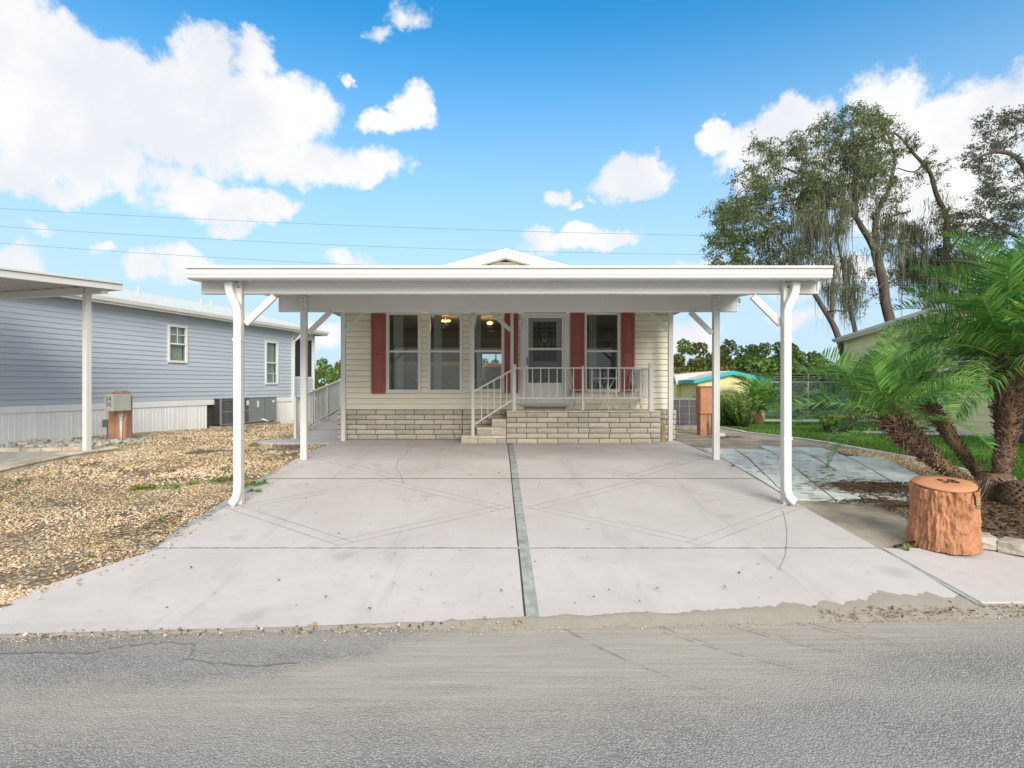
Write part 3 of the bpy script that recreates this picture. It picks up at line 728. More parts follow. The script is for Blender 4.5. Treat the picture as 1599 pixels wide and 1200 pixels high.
spout([(1242, 440, 0), (1241.5, 449, 0), (1240, 458, 0), (1236, 468, 0), (1230.5, 478, 0), (1228, 488, 0), (1228, 752, 0), (1228.5, 765, 0), (1231, 774, 0), (1238, 782, 0), (1241, 784, 0)], 1)

# ------------------------------------------------------------------ the cream house
YW = 13.17                                        # face of the wall behind the siding
HX0, HX1 = PX(534.5, YW), PX(1049, YW); ZS0, ZS1 = 1.314, 3.80; HB = 25.
hs_ = thing('mobile_home', 'cream vinyl sided mobile home with red shutters behind the white carport', 'house', ((HX0+HX1)/2, YW, GZ(YW)))
WN = [(604, 657, 489, 612), (668.5, 722, 489, 612), (733, 787, 489, 611), (912, 968, 489, 611)]
DOOR = (818, 884, 490, 633)
ops = [(PX(a, YW), PX(b, YW), PZ(d, YW), PZ(c, YW)) for a, b, c, d in WN+[DOOR]]
def spans(z0, z1, x0, x1):
    cuts = sorted([(o[0], o[1]) for o in ops if o[2] < z1-.02 and o[3] > z0+.02]); res = []; x = x0
    for a, b in cuts:
        if a > x: res.append((x, a))
        x = max(x, b)
    if x < x1: res.append((x, x1))
    return res
ex = .1293; ncourse = int((ZS1-ZS0)/ex)+1
for k in range(ncourse):
    z0 = ZS0+k*ex; z1 = min(z0+ex-.001, ZS1+.02)
    for a, b in spans(z0, z1, HX0, HX1):
        q = MB(); q.prism([(YW, z0+.007), (YW-.028, z0+.007), (YW-.032, z0+.017), (YW-.019, z0+ex*.54), (YW-.024, z0+ex*.58), (YW-.004, z1), (YW, z1)], 'x', a+.001, b-.001)
        q.build('siding_plank', 'cream_siding', hs_)
# structural wall with the openings left free, inner room beyond
wl = MB()
zs = sorted(set([.62, ZS1+.1]+[o[2] for o in ops]+[o[3] for o in ops]))
for za, zb2 in zip(zs[:-1], zs[1:]):
    for a, b in spans(za-.03, zb2+.03, HX0+.01, HX1-.01) if False else spans((za+zb2)/2-.021, (za+zb2)/2+.021, HX0+.01, HX1-.01):
        wl.box(a, b, YW+.003, YW+.12, za, zb2)
wl.box(HX0+.01, HX0+.12, YW+.121, HB, .62, ZS1+.1); wl.box(HX1-.12, HX1-.01, YW+.121, HB, .62, ZS1+.1)
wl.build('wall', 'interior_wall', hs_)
for sx, xx in ((-1, HX0), (1, HX1)):              # side walls clad too
    for k in range(ncourse):
        z0 = ZS0+k*ex
        q = MB(); q.prism([(xx, z0), (xx+sx*.02, z0), (xx+sx*.002, z0+ex), (xx, z0+ex)], 'y', YW+.03, HB); q.build('siding_plank', 'cream_siding', hs_)
    q = MB(); q.box(min(xx-.03*sx, xx+.028*sx), max(xx-.03*sx, xx+.028*sx), YW-.03, YW+.03, ZS0-.005, ZS1); q.build('corner_trim', 'cream_siding', hs_)
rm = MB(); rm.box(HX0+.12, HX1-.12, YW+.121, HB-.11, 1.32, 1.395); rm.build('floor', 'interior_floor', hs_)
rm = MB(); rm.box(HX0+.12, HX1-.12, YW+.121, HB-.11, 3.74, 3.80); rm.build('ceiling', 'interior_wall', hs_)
yb = 19.6
bw = MB(); wx0, wx1, wz0, wz1 = PX(753, yb), PX(783, yb), PZ(602, yb)-.35, PZ(553, yb)
bw.box(HX0+.12, wx0, yb, yb+.1, 1.395, 3.74); bw.box(wx1, HX1-.12, yb, yb+.1, 1.395, 3.74); bw.box(wx0, wx1, yb, yb+.1, 1.395, wz0); bw.box(wx0, wx1, yb, yb+.1, wz1, 3.74)
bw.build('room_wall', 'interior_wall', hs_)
rw = MB(); rw.box(HX0+.12, wx0-.6, HB-.1, HB, .62, 3.9); rw.box(wx1+.6, HX1-.12, HB-.1, HB, .62, 3.9); rw.box(wx0-.6, wx1+.6, HB-.1, HB, .62, 1.6); rw.box(wx0-.6, wx1+.6, HB-.1, HB, 3.6, 3.9)
rw.build('rear_wall', 'cream_siding', hs_)
q = MB(); q.box(wx0, wx1, yb+.02, yb+.05, PZ(578, yb)-.02, PZ(578, yb)+.02); q.box((wx0+wx1)/2+.12, (wx0+wx1)/2+.16, yb+.02, yb+.05, wz0, wz1); q.build('window_bar', 'wood_dark', hs_)
# roof: two slopes, rake boards, gable siding
RIDX = .20; ZR = PZ(389.5, 12.75); SLP = .272; EH = 4.15; YR0 = 12.75
for sx in (-1, 1):
    r_ = MB(); xe = RIDX+sx*EH
    A = [(RIDX, ZR), (xe, ZR-SLP*EH), (xe, ZR-SLP*EH-.05), (RIDX, ZR-.05)]
    r_.prism(A, 'y', YR0+.02, HB+.3); ro = r_.build('roof', 'roof_metal', hs_)
    for k in range(1, 26):                        # standing seams
        y = YR0+k*.48; s_ = MB(); s_.prism([(RIDX+sx*.05, ZR-SLP*.05), (xe, ZR-SLP*EH), (xe, ZR-SLP*EH+.02), (RIDX+sx*.05, ZR-SLP*.05+.02)], 'y', y, y+.025); s_.build('seam', 'roof_metal', ro)
    q = MB(); q.prism([(RIDX, ZR+.012), (xe, ZR+.012-SLP*EH), (xe, ZR-SLP*EH-.055), (RIDX, ZR-.055)], 'y', YR0-.03, YR0+.02); q.build('drip_edge', 'white_trim', hs_)
    q = MB(); q.prism([(RIDX, ZR-.058), (xe-sx*.02, ZR-.058-SLP*(EH-.02)), (xe-sx*.02, ZR-SLP*(EH-.02)-.19), (RIDX, ZR-.19)], 'y', YR0-.01, YR0+.02); q.build('rake_board', 'white_trim', hs_)
    q = MB(); q.prism([(RIDX, ZR-.13), (xe, ZR-.13-SLP*EH), (xe, ZR-SLP*EH-.15), (RIDX, ZR-.15)], 'y', YR0+.021, YW-.02); q.build('soffit', 'white_trim', hs_)
    q = MB(); q.box(min(xe, xe-sx*.03), max(xe, xe-sx*.03), YR0+.03, HB+.2, ZR-SLP*EH-.2, ZR-SLP*EH-.052); q.build('fascia', 'white_trim', hs_)
k = 0
while True:
    z0 = ZS1+.03+k*ex
    hw = (ZR-.15-z0-.03)/SLP
    if hw < .15: break
    h2 = max(.05, (ZR-.15-z0-ex)/SLP)
    q = MB(); q.add([(RIDX-min(hw, 3.8), YW-.02, z0), (RIDX+min(hw, 3.8), YW-.02, z0), (RIDX+min(h2, 3.8), YW-.004, z0+ex), (RIDX-min(h2, 3.8), YW-.004, z0+ex),
                     (RIDX-min(hw, 3.8), YW+.02, z0), (RIDX+min(hw, 3.8), YW+.02, z0), (RIDX+min(h2, 3.8), YW+.02, z0+ex), (RIDX-min(h2, 3.8), YW+.02, z0+ex)],
                    [(0, 1, 2, 3), (4, 5, 6, 7), (0, 1, 5, 4), (2, 3, 7, 6), (1, 2, 6, 5), (0, 3, 7, 4)])
    q.build('gable_plank', 'cream_siding', hs_); k += 1
for px_, in ((785,), (799,), (730,), (857,)):      # little tie-down knobs on the ridge edge
    x = PX(px_, YR0+.1); q = MB(); z = ZR-SLP*abs(x-RIDX); q.box(x-.015, x+.015, YR0+.05, YR0+.1, z, z+.05); q.build('roof_clip', 'meter_grey', hs_)
# windows: frame (part) > rails, panes
def window(o, parent, muntin=False, m='white_trim', gl='glass', yw=YW, dep=.055):
    x0, x1, z0, z1 = o; fw = .06; b = MB()
    b.box(x0-.01, x0+fw, yw-dep, yw+.05, z0-.01, z1+.01); b.box(x1-fw, x1+.01, yw-dep, yw+.05, z0-.01, z1+.01)
    b.box(x0+fw, x1-fw, yw-dep, yw+.05, z0-.01, z0+fw*.8); b.box(x0+fw, x1-fw, yw-dep, yw+.05, z1-fw*.8, z1+.01)
    f = b.build('window', m, parent, bevel=.004)
    zm = z0+(z1-z0)*.51
    q = MB(); q.box(x0+fw, x1-fw, yw-dep+.012, yw+.03, zm-.022, zm+.022); q.build('rail', m, f)
    q = MB(); q.box(x0+fw, x1-fw, yw+.0, yw+.006, zm+.022, z1-fw*.8); q.build('pane', gl, f)
    q = MB(); q.box(x0+fw, x1-fw, yw-.014, yw-.008, z0+fw*.8, zm-.022); q.build('pane', gl, f)
    q = MB(); q.box(x0-.03, x1+.03, yw-dep-.018, yw-dep-.001, z0-.035, z0-.011); q.build('sill', m, f)
    return f
for o in ops[:4]: window(o, hs_)
def shutter(px0, px1, py0, py1):
    x0, x1, z0, z1 = PX(px0, YW), PX(px1, YW), PZ(py1, YW), PZ(py0, YW); y = YW-.037
    b = MB(); b.box(x0, x1, y-.028, y, z0, z1); s_ = b.build('shutter', 'shutter_red', hs_, bevel=.004)
    w_ = .055; zm = z0+(z1-z0)*.52
    for za, zb_ in ((z0+.07, zm-.035), (zm+.035, z1-.07)):
        q = MB(); a0, a1 = x0+w_, x1-w_
        q.add([(a0, y-.0285, za), (a1, y-.0285, za), (a1, y-.0285, zb_), (a0, y-.0285, zb_), (a0+.03, y-.042, za+.03), (a1-.03, y-.042, za+.03), (a1-.03, y-.042, zb_-.03), (a0+.03, y-.042, zb_-.03)],
              [(0, 1, 5, 4), (1, 2, 6, 5), (2, 3, 7, 6), (3, 0, 4, 7), (4, 5, 6, 7)]); q.build('raised_panel', 'shutter_red', s_)
    for a0, a1, za, zb_ in ((x0, x0+w_-.008, z0, z1), (x1-w_+.008, x1, z0, z1)):
        q = MB(); q.box(a0+.001, a1, y-.038, y-.0285, za+.001, zb_-.001); q.build('stile', 'shutter_red', s_)
    for za, zb_ in ((z0+.001, z0+.06), (zm-.027, zm+.027), (z1-.06, z1-.001)):
        q = MB(); q.box(x0+w_-.007, x1-w_+.007, y-.0375, y-.0285, za, zb_); q.build('shutter_rail', 'shutter_red', s_)
for s_ in ((580.5, 603, 490, 615), (787.5, 809, 490, 614), (890.5, 912, 489, 613), (968.5, 990, 489, 612)): shutter(*s_)
# entry: frame, inner door with leaded light, aluminium storm door
x0, x1, z0, z1 = ops[4]
b = MB(); b.box(x0-.06, x0+.05, YW-.05, YW+.1, z0, z1); b.box(x1-.05, x1+.06, YW-.05, YW+.1, z0, z1); b.box(x0+.05, x1-.05, YW-.05, YW+.1, z1-.05, z1)
b.box(x0-.09, x0-.061, YW-.04, YW-.02, z0, z1); b.box(x1+.061, x1+.09, YW-.04, YW-.02, z0, z1)
b.build('door_frame', 'white_trim', hs_, bevel=.004)
q = MB(); q.box(x0-.02, x1+.02, YW-.08, YW-.051, z0-.03, z0+.03); q.build('threshold', 'galv', hs_)
dx0, dx1, dz0, dz1 = x0+.05, x1-.05, z0+.03, z1-.05
gx0, gx1, gz0, gz1 = dx0+.17, dx1-.17, PZ(564, YW), PZ(502, YW)
b = MB(); yd = YW+.07
b.box(dx0, gx0, yd, yd+.04, dz0, dz1); b.box(gx1, dx1, yd, yd+.04, dz0, dz1); b.box(gx0, gx1, yd, yd+.04, dz0, gz0); b.box(gx0, gx1, yd, yd+.04, gz1, dz1)
ed = b.build('entry_door', 'white_paint', hs_, bevel=.004)
q = MB(); q.box(gx0, gx1, yd+.015, yd+.02, gz0, gz1); q.build('leaded_pane', 'screen_glass', ed)
cm = MB(); xc = (gx0+gx1)/2; yc = yd+.01
for xx in (gx0+.07, xc-.05, xc+.05, gx1-.07): cm.tube([(xx, yc, gz0), (xx, yc, gz1)], .004, 4)
for zz in (gz0+.1, gz0+.38, gz1-.12, gz1-.2): cm.tube([(gx0, yc, zz), (gx1, yc, zz)], .004, 4)
for sx in (-1, 1):
    cm.tube([(xc+sx*.01*k, yc, gz0+.42+.10*math.sin(k*.55)) for k in range(14)], .006, 4); cm.tube([(xc, yc, gz1-.25), (xc+sx*.05, yc, gz1-.35), (xc+sx*.02, yc, gz0+.45)], .005, 4)
cm.build('leading', 'white_trim', ed)
for za, zb_ in ((dz0+.12, dz0+.55),):
    for xa, xb in ((dx0+.12, xc-.04), (xc+.04, dx1-.12)):
        q = MB(); q.box(xa, xb, yd-.008, yd-.0005, za, zb_); q.build('door_panel', 'white_paint', ed, bevel=.004)
q = MB(); q.box(dx0+.12, dx1-.12, yd-.02, yd-.0005, PZ(557, YW)-.05, PZ(557, YW)); 
b = MB(); fw = .055; ys_ = YW-.045
b.box(dx0+.004, dx0+fw, ys_, ys_+.03, dz0, dz1-.004); b.box(dx1-fw, dx1-.004, ys_, ys_+.03, dz0, dz1-.004); b.box(dx0+fw, dx1-fw, ys_, ys_+.03, dz1-fw-.004, dz1-.004)
sdr = b.build('storm_door', 'white_trim', hs_, bevel=.004)
zk = PZ(598, YW); zm = PZ(545.5, YW)
q = MB(); q.box(dx0+fw, dx1-fw, ys_+.004, ys_+.026, dz0, zk); q.build('kick_panel', 'white_trim', sdr, bevel=.004)
q = MB(); q.box(dx0+fw, dx1-fw, ys_-.004, ys_+.026, zm-.025, zm+.025); q.build('mid_rail', 'white_trim', sdr)
q = MB(); q.box(dx0+fw, dx1-fw, ys_+.012, ys_+.016, zm+.025, dz1-fw-.004); q.build('pane', 'glass', sdr)
q = MB(); q.box(dx0+fw, dx1-fw, ys_+.010, ys_+.014, zk, zm-.025); q.build('screen', 'screen_glass', sdr)
q = MB(); q.tube([(dx0+.03, ys_-.001, zm-.2), (dx0+.03, ys_-.04, zm-.2), (dx0+.03, ys_-.04, zm-.36), (dx0+.03, ys_-.001, zm-.36)], .01, 6); q.build('handle', 'black_paint', sdr)
# stone skirt: mortar backing and single split-face bricks
def bricktemplate(seed):
    rn = random.Random(seed); nx, nz = 5, 3; V = []; Fc = []
    for j in range(nz):
        for i in range(nx):
            u = i/(nx-1)-.5; v = j/(nz-1)-.5; edge = i in (0, nx-1) or j in (0, nz-1)
            V.append((u, -.5-(0 if edge else .18+.35*rn.random()), v*(1 if True else 1)))
    for j in range(nz-1):
        for i in range(nx-1): Fc.append((j*nx+i, j*nx+i+1, (j+1)*nx+i+1, (j+1)*nx+i))
    b = len(V); V += [(-.5, .5, -.5), (.5, .5, -.5), (.5, .5, .5), (-.5, .5, .5)]
    Fc += [(0, b, b+1, nx-1)[::-1], tuple([(nz-1)*nx+i for i in range(nx)][::1]+[b+2, b+3]), (0, nx, 2*nx, b+3, b), (nx-1, b+1, b+2, 3*nx-1, 2*nx-1)]
    Fc[-4] = tuple(range(nx))[::-1]+(b, b+1)
    me = bpy.data.meshes.new('brick'); me.from_pydata(V, [], Fc)
    bm = bmesh.new(); bm.from_mesh(me); bmesh.ops.recalc_face_normals(bm, faces=bm.faces); bm.to_mesh(me); bm.free()
    me.materials.append(M['brick_stone']); return me
BT = [bricktemplate(k) for k in range(7)]
def brick(parent, off, x0, x1, y, dep, z0, z1, rz=0):
    o = bpy.data.objects.new('brick', random.choice(BT)); COL.objects.link(o); o.parent = parent
    o.location = ((x0+x1)/2-off[0], y+dep/2-off[1]+random.uniform(-.004, .004), (z0+z1)/2-off[2])
    o.scale = ((x1-x0), dep, z1-z0)
    if rz: o.rotation_euler.z = rz
    return o
def wall_bricks(parent, off, x0, x1, y, z0, nc, h, ln=.445, dep=.06, j=.016, skip=None):
    for c in range(nc):
        x = x0-(0 if c % 2 else ln*.5)+random.uniform(-.01, .01); z = z0+c*h
        while x < x1-.02:
            l_ = ln*random.choice((1, 1, 1, 1, .55, .8)) if random.random() < .16 else ln
            a, b_ = max(x, x0), min(x+l_, x1)
            if b_-a > .05 and not (skip and skip(a, b_, c)): brick(parent, off, a+j/2, b_-j/2, y, dep, z+j/2, z+h-j/2)
            x += l_
SX0, SX1 = PX(527, 13.08), PX(1056, 13.08); YS = 13.07; z0 = GZ(YS)+.03
sk = MB(); sk.box(SX0+.006, SX1-.006, YS+.012, YW-.03, GZ(YS)-.1, ZS0-.008); sk.box(SX0+.006, HX0+.05, YW-.03, HB, .3, ZS0-.008); sk.box(HX1-.05, SX1-.006, YW-.03, HB, .3, ZS0-.008)
skirt = sk.build('skirting', 'mortar', hs_)
so = Vector((hs_.location))
ch = (ZS0-z0)/6
wall_bricks(skirt, so, SX0, -.80, YS, z0, 6, ch); wall_bricks(skirt, so, 3.45, SX1, YS, z0, 6, ch)
wall_bricks(skirt, so, -.80, .21, YS, z0, 6, ch, skip=lambda a, b_, c: c < 1)
# ------------------------------------------------------------------ porch with steps
PX0, PX1, PY0, PZT = .20, PX(1032, 12.25), 12.25, 1.332
po = thing('porch', 'stone faced porch with three side steps below the front door', 'porch', ((PX0+PX1)/2, PY0, GZ(PY0)))
off = Vector(po.location); zb0 = GZ(PY0)+.026
cm = MB(); cm.box(PX0+.01, PX1-.01, PY0+.014, YS-.002, zb0-.06, PZT-.014); cm.build('core', 'mortar', po)
hh = (PZT-.03-zb0)/6
wall_bricks(po, off, PX0, PX1, PY0, zb0, 6, hh)
for c in range(6):                                 # right hand return
    y = PY0+.07
    while y < YS-.06:
        y2 = min(y+.39, YS-.01)
        o = brick(po, off, -(y2-y)/2+.006, (y2-y)/2-.006, 0, .06, zb0+c*hh+.006, zb0+(c+1)*hh-.006)
        o.location.x = PX1-.03-off[0]; o.location.y = (y+y2)/2-off[1]; o.rotation_euler.z = math.pi/2; y = y2
xs_ = np.linspace(PX0, PX1, 9)
for a, b_ in zip(xs_[:-1], xs_[1:]):
    q = MB(); q.box(a+.004, b_-.004, PY0-.012, YS-.004, PZT-.028, PZT); q.build('cap_stone', 'stone_cap', po, bevel=.006)
for (sx, zt_) in ((-.775, .795), (-.435, .972), (-.115, 1.150)):
    zt0 = zt_-.175 if sx > -.7 else zb0
    q = MB(); q.box(sx+.012, PX0-.004, PY0+.02, YS-.006, zb0-.05, zt_-.058); q.build('step_core', 'mortar', po)
    for a, b_ in ((sx, sx+.38), (sx+.38, PX0)) if sx < -.3 else ((sx, PX0),):
        q = MB(); q.box(a+.003, b_-.003, PY0-.008, YS-.01, zt_-.056, zt_); q.build('step_tread', 'stone_cap', po, bevel=.008)
    x = sx
    while x < PX0-.02:
        b_ = min(x+random.choice((.42, .36, .30)), PX0)
        if PX0-b_ < .07: b_ = PX0
        brick(po, off, x+.005, b_-.005, PY0+.004, .06, zt0+.006, zt_-.06); x = b_
# porch rail
rl = thing('porch_railing', 'white metal railing along the front of the stone porch', 'railing', (PX(910, 12.36), 12.36, PZT))
yr = 12.36
def bar(parent, pts, w_, d_, m='white_metal', name='rail', side=(0, 1, 0)):
    q = MB(); q.sweep(pts, w_, d_, side); return q.build(name, m, parent)
for px_, wd, zt_ in ((803, .075, 570), (910, .042, 572.5), (1016, .075, 568)):
    x = PX(px_, yr); q = MB(); q.box(x-wd/2, x+wd/2, yr-wd/2, yr+wd/2, PZT+.004, PZ(zt_, yr)); q.box(x-wd*.5-.005, x+wd*.5+.005, yr-wd/2-.005, yr+wd/2+.005, PZ(zt_, yr), PZ(zt_, yr)+.012)
    p_ = q.build('post', 'white_metal', rl, bevel=.004)
    q = MB(); q.box(x-wd*.85, x+wd*.85, yr-wd*.7, yr+wd*.7, PZT+.001, PZT+.02); q.build('foot', 'white_metal', p_, bevel=.005)
xa, xb, xm = PX(803, yr), PX(1016, yr), PX(910, yr); ztp, zbt = PZ(575, yr), PZ(622, yr)
for a, b_ in ((xa+.04, xm-.022), (xm+.022, xb-.04)):
    bar(rl, [(a, yr, ztp), (b_, yr, ztp)], .03, .04); bar(rl, [(a, yr, zbt), (b_, yr, zbt)], .025, .03)
    n = 8
    for k in range(1, n):
        x = a+(b_-a)*k/n; q = MB(); q.box(x-.009, x+.009, yr-.009, yr+.009, zbt+.013, ztp-.016); q.build('baluster', 'white_metal', rl)
bar(rl, [(xb, yr+.04, ztp), (xb, YW-.05, ztp)], .03, .04, side=(1, 0, 0)); bar(rl, [(xb, yr+.04, zbt), (xb, YW-.05, zbt)], .025, .03, side=(1, 0, 0))
for k in range(1, 6):
    y = yr+.04+(YW-.09-yr)*k/6; q = MB(); q.box(xb-.009, xb+.009, y-.009, y+.009, zbt+.013, ztp-.016); q.build('baluster', 'white_metal', rl)
# white wire panel leaning by the wall at the end of the porch
wp = thing('wire_panel', 'white wire grid panel leaning on the siding at the porch end', 'wire panel', (PX(1004, 12.95), 12.95, PZT))
q = MB(); xa2, xb2, za2, zb2 = PX(996, 13.0), PX(1015, 13.0), PZ(622, 13.0), PZ(577, 13.0)
for k in range(9): q.tube([(xa2+(xb2-xa2)*k/8, 12.98, za2), (xa2+(xb2-xa2)*k/8, 13.06, zb2)], .004, 4)
q.build('wire_grid', 'white_metal', wp)
q = MB()
for k in range(17): q.tube([(xa2, 12.98+.08*k/16, za2+(zb2-za2)*k/16), (xb2, 12.98+.08*k/16, za2+(zb2-za2)*k/16)], .0035, 4)
q.build('cross_wires', 'white_metal', wp)
for xx in (xa2+.05, xb2-.05): q = MB(); q.tube([(xx, 12.97, PZT+.004), (xx, 12.98, za2)], .008, 5); q.build('leg', 'white_metal', wp)
# hand rail of the steps and the lamp post it is fixed to
yl = 12.36
lp = thing('lamp_post', 'white lamp post with lantern rising from the lowest porch step', 'lamp post', (PX(738.5, yl), yl, .795))
xl = PX(738.5, yl); q = MB(); q.box(xl-.033, xl+.033, yl-.033, yl+.033, .799, PZ(513, yl)); q.build('pole', 'white_metal', lp, bevel=.004)
q = MB(); q.box(xl-.05, xl+.05, yl-.05, yl+.05, .795, .806); q.build('base_plate', 'white_metal', lp)
zl = PZ(513, yl)
q = MB(); q.lathe((xl, yl, zl), [(.034, 0), (.05, .02), (.035, .05), (.045, .07)], 10); q.build('collar', 'white_metal', lp)
q = MB(); q.lathe((xl, yl, zl+.071), [(.05, 0), (.085, .18)], 6, False); lg = q.build('lantern_glass', 'curtain_cloth', lp)
q = MB()
for k in range(6):
    a = 2*math.pi*k/6; q.tube([(xl+.052*math.cos(a), yl+.052*math.sin(a), zl+.07), (xl+.088*math.cos(a), yl+.088*math.sin(a), zl+.25)], .006, 4)
q.build('lantern_cage', 'white_metal', lp)
q = MB(); q.lathe((xl, yl, zl+.252), [(.095, 0), (.095, .015), (.04, .07), (.012, .08), (.012, .10)], 6, False); q.build('lantern_cap', 'white_metal', lp)
hr = thing('stair_handrail', 'white sloping handrail with thin balusters beside the porch steps', 'handrail', (PX(770, yl), yl, .97))
a, b_ = Vector((PX(741, yl), yl, PZ(611, yl))), Vector((PX(800, yl), yl, PZ(578, yl)))
c_, d_ = Vector((PX(741, yl), yl, PZ(663, yl))), Vector((PX(800, yl), yl, PZ(625, yl)))
bar(hr, [a, b_], .035, .04); bar(hr, [c_, d_], .03, .03)
for k in range(1, 6):
    t_ = k/6+.02; u_ = a.lerp(b_, t_); v_ = c_.lerp(d_, t_); q = MB(); q.box(u_.x-.009, u_.x+.009, yl-.009, yl+.009, v_.z+.012, u_.z-.014); q.build('baluster', 'white_metal', hr)
# wall lantern beside the door
wl_ = thing('wall_lantern', 'small white wall lantern fixed beside the storm door', 'wall lamp', (PX(812, YW), YW-.03, PZ(508, YW)))
x, y, z = wl_.location
q = MB(); q.box(x-.03, x+.03, y-.015, y, z-.02, z+.12); q.build('back_plate', 'white_trim', wl_, bevel=.004)
q = MB(); q.tube([(x, y-.015, z+.08), (x, y-.08, z+.11), (x, y-.1, z+.08)], .008, 6); q.build('arm', 'white_trim', wl_)
q = MB(); q.lathe((x, y-.1, z-.07), [(.025, 0), (.05, .13)], 6, False); q.build('shade', 'curtain_cloth', wl_)
q = MB(); q.lathe((x, y-.1, z+.061), [(.06, 0), (.02, .045)], 6, False); q.build('cap', 'white_trim', wl_)
# wooden stake beside the porch
q = MB(); x = PX(1035, 12.5); q.box(x-.045, x+.045, 12.46, 12.53, GZ(12.5)+.028, PZ(663, 12.5)); q.build('wooden_stake', 'weathered_wood', None, bevel=.005, label='short weathered wooden stake standing against the right end of the porch', cat='stake')
# bistro set
def wire_chair(cx_, cy_, rz, lab):
    t_ = thing('bistro_chair', lab, 'chair', (cx_, cy_, PZT), rz, 'white wrought iron bistro set')
    q = MB(); q.lathe((0, 0, .43), [(.02, 0), (.19, .0), (.2, .01), (.19, .022), (.02, .02)], 18); q.build('seat', 'white_metal', t_, local=True)
    for sx, sy in ((-1, -1), (1, -1), (-1, 1), (1, 1)):
        q = MB(); q.tube([(sx*.13, sy*.13, .43), (sx*.11, sy*.11, .25), (sx*.17, sy*.17, 0.012)], .011, 6); q.build('leg', 'white_metal', t_, local=True)
    q = MB(); pts = [(-.18, .16, .43), (-.20, .20, .6)]+[(-.20*math.cos(k*math.pi/10), .22, .68+.22*math.sin(k*math.pi/10)) for k in range(11)]+[(.20, .20, .6), (.18, .16, .43)]
    q.tube(pts, .011, 6); q.build('back_frame', 'white_metal', t_, local=True)
    q = MB()
    for k in (-2, -1, 0, 1, 2): q.tube([(k*.03, .17, .44), (k*.055, .21, .6), (k*.06+.0, .22, .86-.02*abs(k)**1.6)], .006, 5)
    q.tube([(.09*math.cos(2*math.pi*k/12), .215, .7+.09*math.sin(2*math.pi*k/12)) for k in range(13)], .006, 5)
    q.build('back_scroll', 'white_metal', t_, local=True)
    return t_
wire_chair(PX(904, 12.78), 12.74, R(68), 'white wire bistro chair on the porch between door and table')
ch2 = wire_chair(PX(985, 12.78), 12.76, R(-50), 'white wire bistro chair with grey round pad right of the porch table')
q = MB(); q.lathe((0, 0, 0), [(.02, -.02), (.13, -.02), (.145, 0), (.13, .02), (.02, .02)], 20); cu = q.build('back_pad', 'curtain_cloth', ch2, local=True)
cu.rotation_euler = (R(82), 0, 0); cu.location = (0, .17, .66)
tb = thing('bistro_table', 'small round white wrought iron table on the porch', 'table', (PX(947, 12.7), 12.70, PZT), 0, 'white wrought iron bistro set')
q = MB(); q.lathe((0, 0, .69), [(.02, 0), (.30, 0), (.32, .012), (.30, .024), (.02, .024)], 24); q.build('table_top', 'white_metal', tb, local=True)
for k in range(3):
    a = 2*math.pi*k/3+.5; c, s_ = math.cos(a), math.sin(a); q = MB()
    q.tube([(c*r_, s_*r_, z_) for r_, z_ in ((.24, .69), (.17, .6), (.08, .48), (.055, .36), (.08, .24), (.16, .1), (.24, .012))], .012, 6); q.build('leg', 'white_metal', tb, local=True)
q = MB(); q.tube([(.07*math.cos(2*math.pi*k/14), .07*math.sin(2*math.pi*k/14), .36) for k in range(15)], .008, 5); q.build('ring', 'white_metal', tb, local=True)
# ------------------------------------------------------------------ seen through the panes
for i, (px_, wd, lab) in enumerate(((612, .26, 'leftmost window'), (676, .22, 'second window from the left'), (741, .14, 'third window from the left'), (921, .22, 'window right of the door'))):
    x = PX(px_, YW); t_ = thing('curtain', 'pale vertical blind drawn to the left side of the '+lab, 'curtain', (x+wd/2, YW+.19, PZ(608, YW)), 0, 'blinds behind the front windows')
    for k in range(int(wd/.045)):
        q = MB(); xx = x+k*.045+.012; q.add([(xx, YW+.17, PZ(609, YW)), (xx+.035, YW+.2, PZ(609, YW)), (xx+.035, YW+.2, 3.7), (xx, YW+.17, 3.7), (xx+.001, YW+.174, PZ(609, YW)), (xx+.036, YW+.204, PZ(609, YW)), (xx+.036, YW+.204, 3.7), (xx+.001, YW+.174, 3.7)],
                                           [(0, 1, 2, 3), (7, 6, 5, 4), (0, 4, 5, 1), (1, 5, 6, 2), (2, 6, 7, 3), (3, 7, 4, 0)]); q.build('vane', 'curtain_cloth', t_)
def armchair(x, y, wd, lab, cat='armchair', rz=0):
    t_ = thing(cat.replace(' ', '_'), lab, cat, (x, y, 1.395), rz)
    h = wd/2
    def cush(name, a): q = MB(); q.box(*a); o = q.build(name, 'sofa_cloth', t_, local=True); b_ = o.modifiers.new('bevel', 'BEVEL'); b_.width = .09; b_.segments = 4; [setattr(p, 'use_smooth', True) for p in o.data.polygons]
    cush('base', (-h+.2, h-.2, -.4, .4, .04, .45)); cush('backrest', (-h+.1, h-.1, -.5, -.2, .1, 1.02))
    cush('arm', (-h, -h+.24, -.42, .45, .04, .66)); cush('arm', (h-.24, h, -.42, .45, .04, .66)); cush('head_cushion', (-h+.18, h-.18, -.42, -.14, .62, 1.08))
armchair(PX(632, 14.4), 14.6, 1.0, 'tan armchair seen through the leftmost front window')
armchair(PX(697, 14.6), 15.0, 1.5, 'tan sofa seen through the second front window', 'sofa')
armchair(PX(762, 14.6), 15.6, .9, 'dark tan recliner seen through the third window', 'recliner', .5)
q = MB(); x = PX(940, 15); q.box(x-.7, x+.7, 15.2, 15.7, 1.396, 2.3); cab = q.build('cabinet', 'wood_dark', None, bevel=.01, label='dark wooden cabinet seen through the window right of the door', cat='cabinet')
for k in range(2):
    q = MB(); q.box(x-.66+k*.67, x-.02+k*.67, 15.18, 15.199, 1.45, 2.25); q.build('cabinet_door', 'wood_dark', cab)
